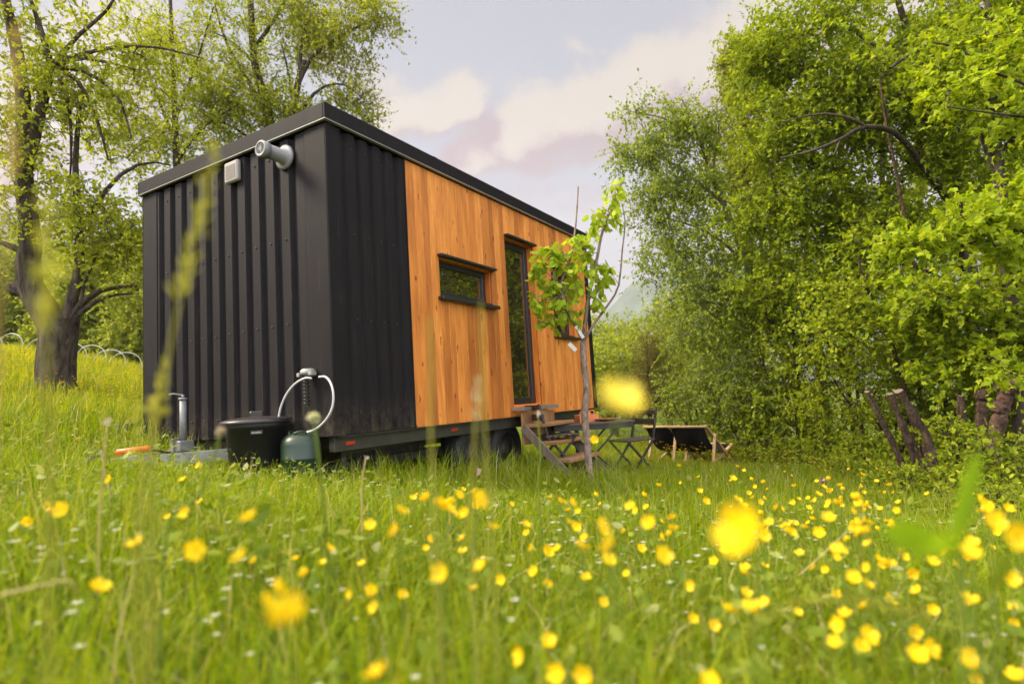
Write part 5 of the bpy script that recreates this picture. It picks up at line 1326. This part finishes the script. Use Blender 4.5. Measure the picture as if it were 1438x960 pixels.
def world():
    w = bpy.data.worlds.new('World'); scn.world = w; w.use_nodes = True
    nt = w.node_tree; nt.nodes.clear(); lk = nt.links.new
    out = N(nt, 'ShaderNodeOutputWorld')
    sky = N(nt, 'ShaderNodeTexSky', sky_type='NISHITA'); sky.sun_disc = False
    sky.sun_elevation = SUN_EL; sky.sun_rotation = SUN_AZ % (2 * math.pi); sky.altitude = 600; sky.air_density = 1; sky.dust_density = 2.5; sky.ozone_density = 1
    bg = N(nt, 'ShaderNodeBackground'); bg.inputs[1].default_value = .05; lk(sky.outputs[0], bg.inputs[0])
    tc = N(nt, 'ShaderNodeTexCoord')
    # ---- node group: cloud density over (azimuth, elevation)
    g = bpy.data.node_groups.new('cloud_density', 'ShaderNodeTree')
    g.interface.new_socket('V', in_out='INPUT', socket_type='NodeSocketVector'); g.interface.new_socket('D', in_out='OUTPUT', socket_type='NodeSocketFloat')
    gi = g.nodes.new('NodeGroupInput'); go = g.nodes.new('NodeGroupOutput'); gl = g.links.new
    def M(op, a, b=None, c=None):
        n = g.nodes.new('ShaderNodeMath'); n.operation = op
        for i, x in enumerate((a, b, c)):
            if x is None: continue
            if isinstance(x, (int, float)): n.inputs[i].default_value = x
            else: gl(x, n.inputs[i])
        return n.outputs[0]
    # soft warp of the coordinates so the banks have torn edges
    nz = g.nodes.new('ShaderNodeTexNoise'); nz.inputs['Scale'].default_value = 7; nz.inputs['Detail'].default_value = 6; nz.inputs['Roughness'].default_value = .55
    gl(gi.outputs[0], nz.inputs['Vector'])
    wv = g.nodes.new('ShaderNodeVectorMath'); wv.operation = 'MULTIPLY_ADD'; wv.inputs[1].default_value = (.10, .10, 0)
    sb = g.nodes.new('ShaderNodeVectorMath'); sb.operation = 'SUBTRACT'; sb.inputs[1].default_value = (.5, .5, .5)
    gl(nz.outputs['Color'], sb.inputs[0]); gl(sb.outputs[0], wv.inputs[0]); gl(gi.outputs[0], wv.inputs[2])
    sx = g.nodes.new('ShaderNodeSeparateXYZ'); gl(wv.outputs[0], sx.inputs[0]); X, Y = sx.outputs[0], sx.outputs[1]
    def aze(u, v):
        d = CM @ np.array([(u - CX) / F, 1, -(v - CY) / F]); d = d / np.linalg.norm(d); return math.atan2(d[0], d[1]), math.asin(d[2])
    total = None
    banks = [((660, 215), (1080, 15), .060, 1.05), ((860, 150), (1120, 90), .075, 1.1), ((545, 165), (660, 130), .036, .95), ((700, 235), (900, 190), .030, .65), ((1000, 120), (1300, 40), .12, .95),
             ((640, 215), (720, 190), .022, .6), ((720, 140), (770, 120), .012, .55), ((560, 250), (860, 280), .045, .42), ((-60, 250), (180, 60), .10, .9), ((480, 90), (560, 130), .06, .5), ((790, 72), (850, 60), .014, .45)]
    for (p0, p1, wd, amp) in banks:
        (ax, ay), (bx, by) = aze(*p0), aze(*p1)
        dx, dy = bx - ax, by - ay; Ls = dx * dx + dy * dy
        qx = M('SUBTRACT', X, ax); qy = M('SUBTRACT', Y, ay)
        t = M('DIVIDE', M('ADD', M('MULTIPLY', qx, dx), M('MULTIPLY', qy, dy)), Ls)
        cl_ = g.nodes.new('ShaderNodeClamp'); gl(t, cl_.inputs[0]); t = cl_.outputs[0]
        ex = M('SUBTRACT', qx, M('MULTIPLY', t, dx)); ey = M('SUBTRACT', qy, M('MULTIPLY', t, dy))
        d2 = M('ADD', M('MULTIPLY', ex, ex), M('MULTIPLY', ey, ey))
        v = M('MULTIPLY', M('EXPONENT', M('DIVIDE', d2, -(wd * wd))), amp)
        total = v if total is None else M('MAXIMUM', total, v)
    n2 = g.nodes.new('ShaderNodeTexNoise'); n2.inputs['Scale'].default_value = 15; n2.inputs['Detail'].default_value = 7; n2.inputs['Roughness'].default_value = .6
    gl(gi.outputs[0], n2.inputs['Vector'])
    dens = M('ADD', total, M('MULTIPLY', M('SUBTRACT', n2.outputs['Fac'], .5), 1.0))
    gl(dens, go.inputs[0])
    # ---- direction -> (azimuth, elevation)
    sep = N(nt, 'ShaderNodeSeparateXYZ'); lk(tc.outputs['Generated'], sep.inputs[0])
    az = N(nt, 'ShaderNodeMath', operation='ARCTAN2'); lk(sep.outputs[0], az.inputs[0]); lk(sep.outputs[1], az.inputs[1])
    el = N(nt, 'ShaderNodeMath', operation='ARCSINE'); lk(sep.outputs[2], el.inputs[0])
    co = N(nt, 'ShaderNodeCombineXYZ'); lk(az.outputs[0], co.inputs[0]); lk(el.outputs[0], co.inputs[1])
    def dens(off):
        a = N(nt, 'ShaderNodeVectorMath', operation='ADD'); a.inputs[1].default_value = off; lk(co.outputs[0], a.inputs[0])
        q = nt.nodes.new('ShaderNodeGroup'); q.node_tree = g; lk(a.outputs[0], q.inputs[0]); return q.outputs[0]
    d0 = dens((0, 0, 0)); d1 = dens((-.036, .058, 0))
    cov = N(nt, 'ShaderNodeMapRange', interpolation_type='SMOOTHSTEP'); cov.inputs['From Min'].default_value = .18; cov.inputs['From Max'].default_value = .78; lk(d0, cov.inputs['Value'])
    sh = N(nt, 'ShaderNodeMath', operation='SUBTRACT'); lk(d0, sh.inputs[0]); lk(d1, sh.inputs[1])
    lit = N(nt, 'ShaderNodeMapRange', interpolation_type='SMOOTHSTEP'); lit.inputs['From Min'].default_value = -.08; lit.inputs['From Max'].default_value = .46; lk(sh.outputs[0], lit.inputs['Value'])
    cc = ramp(nt, [(0, (.80, .52, .57)), (.34, (1.0, .71, .69)), (.64, (1.22, .98, .82)), (1, (1.42, 1.24, .98))], lit.outputs[0])
    veil = ramp(nt, [(0, (.92, .84, .76)), (.16, (.88, .84, .82)), (.40, (.58, .65, .79)), (.62, (.58, .62, .70)), (1, (.66, .60, .52))], el.outputs[0])
    # extra sky brightness out of view, overhead and behind, added to lift shade
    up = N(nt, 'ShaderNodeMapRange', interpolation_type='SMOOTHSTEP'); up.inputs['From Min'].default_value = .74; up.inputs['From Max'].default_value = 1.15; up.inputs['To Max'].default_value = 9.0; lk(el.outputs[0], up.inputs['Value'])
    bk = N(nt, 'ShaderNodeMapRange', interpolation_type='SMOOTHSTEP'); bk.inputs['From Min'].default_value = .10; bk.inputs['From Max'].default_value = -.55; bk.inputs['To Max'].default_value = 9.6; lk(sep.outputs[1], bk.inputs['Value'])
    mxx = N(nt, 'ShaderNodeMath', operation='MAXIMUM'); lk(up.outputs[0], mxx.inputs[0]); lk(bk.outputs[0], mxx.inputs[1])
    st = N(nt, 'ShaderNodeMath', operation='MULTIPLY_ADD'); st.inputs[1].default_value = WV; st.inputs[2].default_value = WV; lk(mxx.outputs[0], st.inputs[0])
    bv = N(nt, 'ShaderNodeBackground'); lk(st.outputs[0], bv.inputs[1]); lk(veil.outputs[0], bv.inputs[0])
    bc = N(nt, 'ShaderNodeBackground'); bc.inputs[1].default_value = WC; lk(cc.outputs[0], bc.inputs[0])
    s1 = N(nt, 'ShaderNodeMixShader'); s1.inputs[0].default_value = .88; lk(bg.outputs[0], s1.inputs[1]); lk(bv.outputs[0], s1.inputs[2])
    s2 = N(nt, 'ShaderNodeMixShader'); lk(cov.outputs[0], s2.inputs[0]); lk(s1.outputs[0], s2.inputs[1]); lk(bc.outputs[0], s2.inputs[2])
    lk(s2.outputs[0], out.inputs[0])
def haze():
    m, nt, out = mat('haze_air'); v = N(nt, 'ShaderNodeVolumePrincipled')
    v.inputs['Color'].default_value = (.80, .82, .95, 1); v.inputs['Density'].default_value = .00032; v.inputs['Anisotropy'].default_value = .2
    nt.links.new(v.outputs[0], out.inputs['Volume'])
    b = MB().box((-2300, -2300, -16), (2300, 2300, 640)); o = b.build('haze', m); o['kind'] = 'stuff'; tag(o, 'thin bluish haze over the far mountain', 'haze')
haze()
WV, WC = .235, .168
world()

cam = bpy.data.cameras.new('camera'); co = bpy.data.objects.new('camera', cam); COL.objects.link(co); scn.camera = co
r_, f_, u_ = CM[:, 0], CM[:, 1], CM[:, 2]
co.matrix_world = Matrix(((r_[0], u_[0], -f_[0], 0), (r_[1], u_[1], -f_[1], 0), (r_[2], u_[2], -f_[2], CAMZ), (0, 0, 0, 1)))
cam.sensor_fit = 'HORIZONTAL'; cam.sensor_width = 36; cam.lens = 36 * F / 1438
cam.clip_start = .02; cam.clip_end = 6000
cam.dof.use_dof = True; cam.dof.focus_distance = 5.8; cam.dof.aperture_fstop = 1.4; cam.dof.aperture_blades = 0

scn.render.engine = 'CYCLES'
scn.cycles.use_denoising = True
try: scn.cycles.denoiser = 'OPENIMAGEDENOISE'
except Exception: pass
scn.cycles.max_bounces = 7; scn.cycles.diffuse_bounces = 4; scn.cycles.glossy_bounces = 3; scn.cycles.transmission_bounces = 4; scn.cycles.transparent_max_bounces = 6
scn.cycles.caustics_reflective = False; scn.cycles.caustics_refractive = False
vs_ = scn.view_settings; scn.display_settings.display_device = 'sRGB'
vs_.view_transform = 'Standard'; vs_.look = 'None'; vs_.gamma = 1; vs_.use_curve_mapping = False; vs_.exposure = 1.40
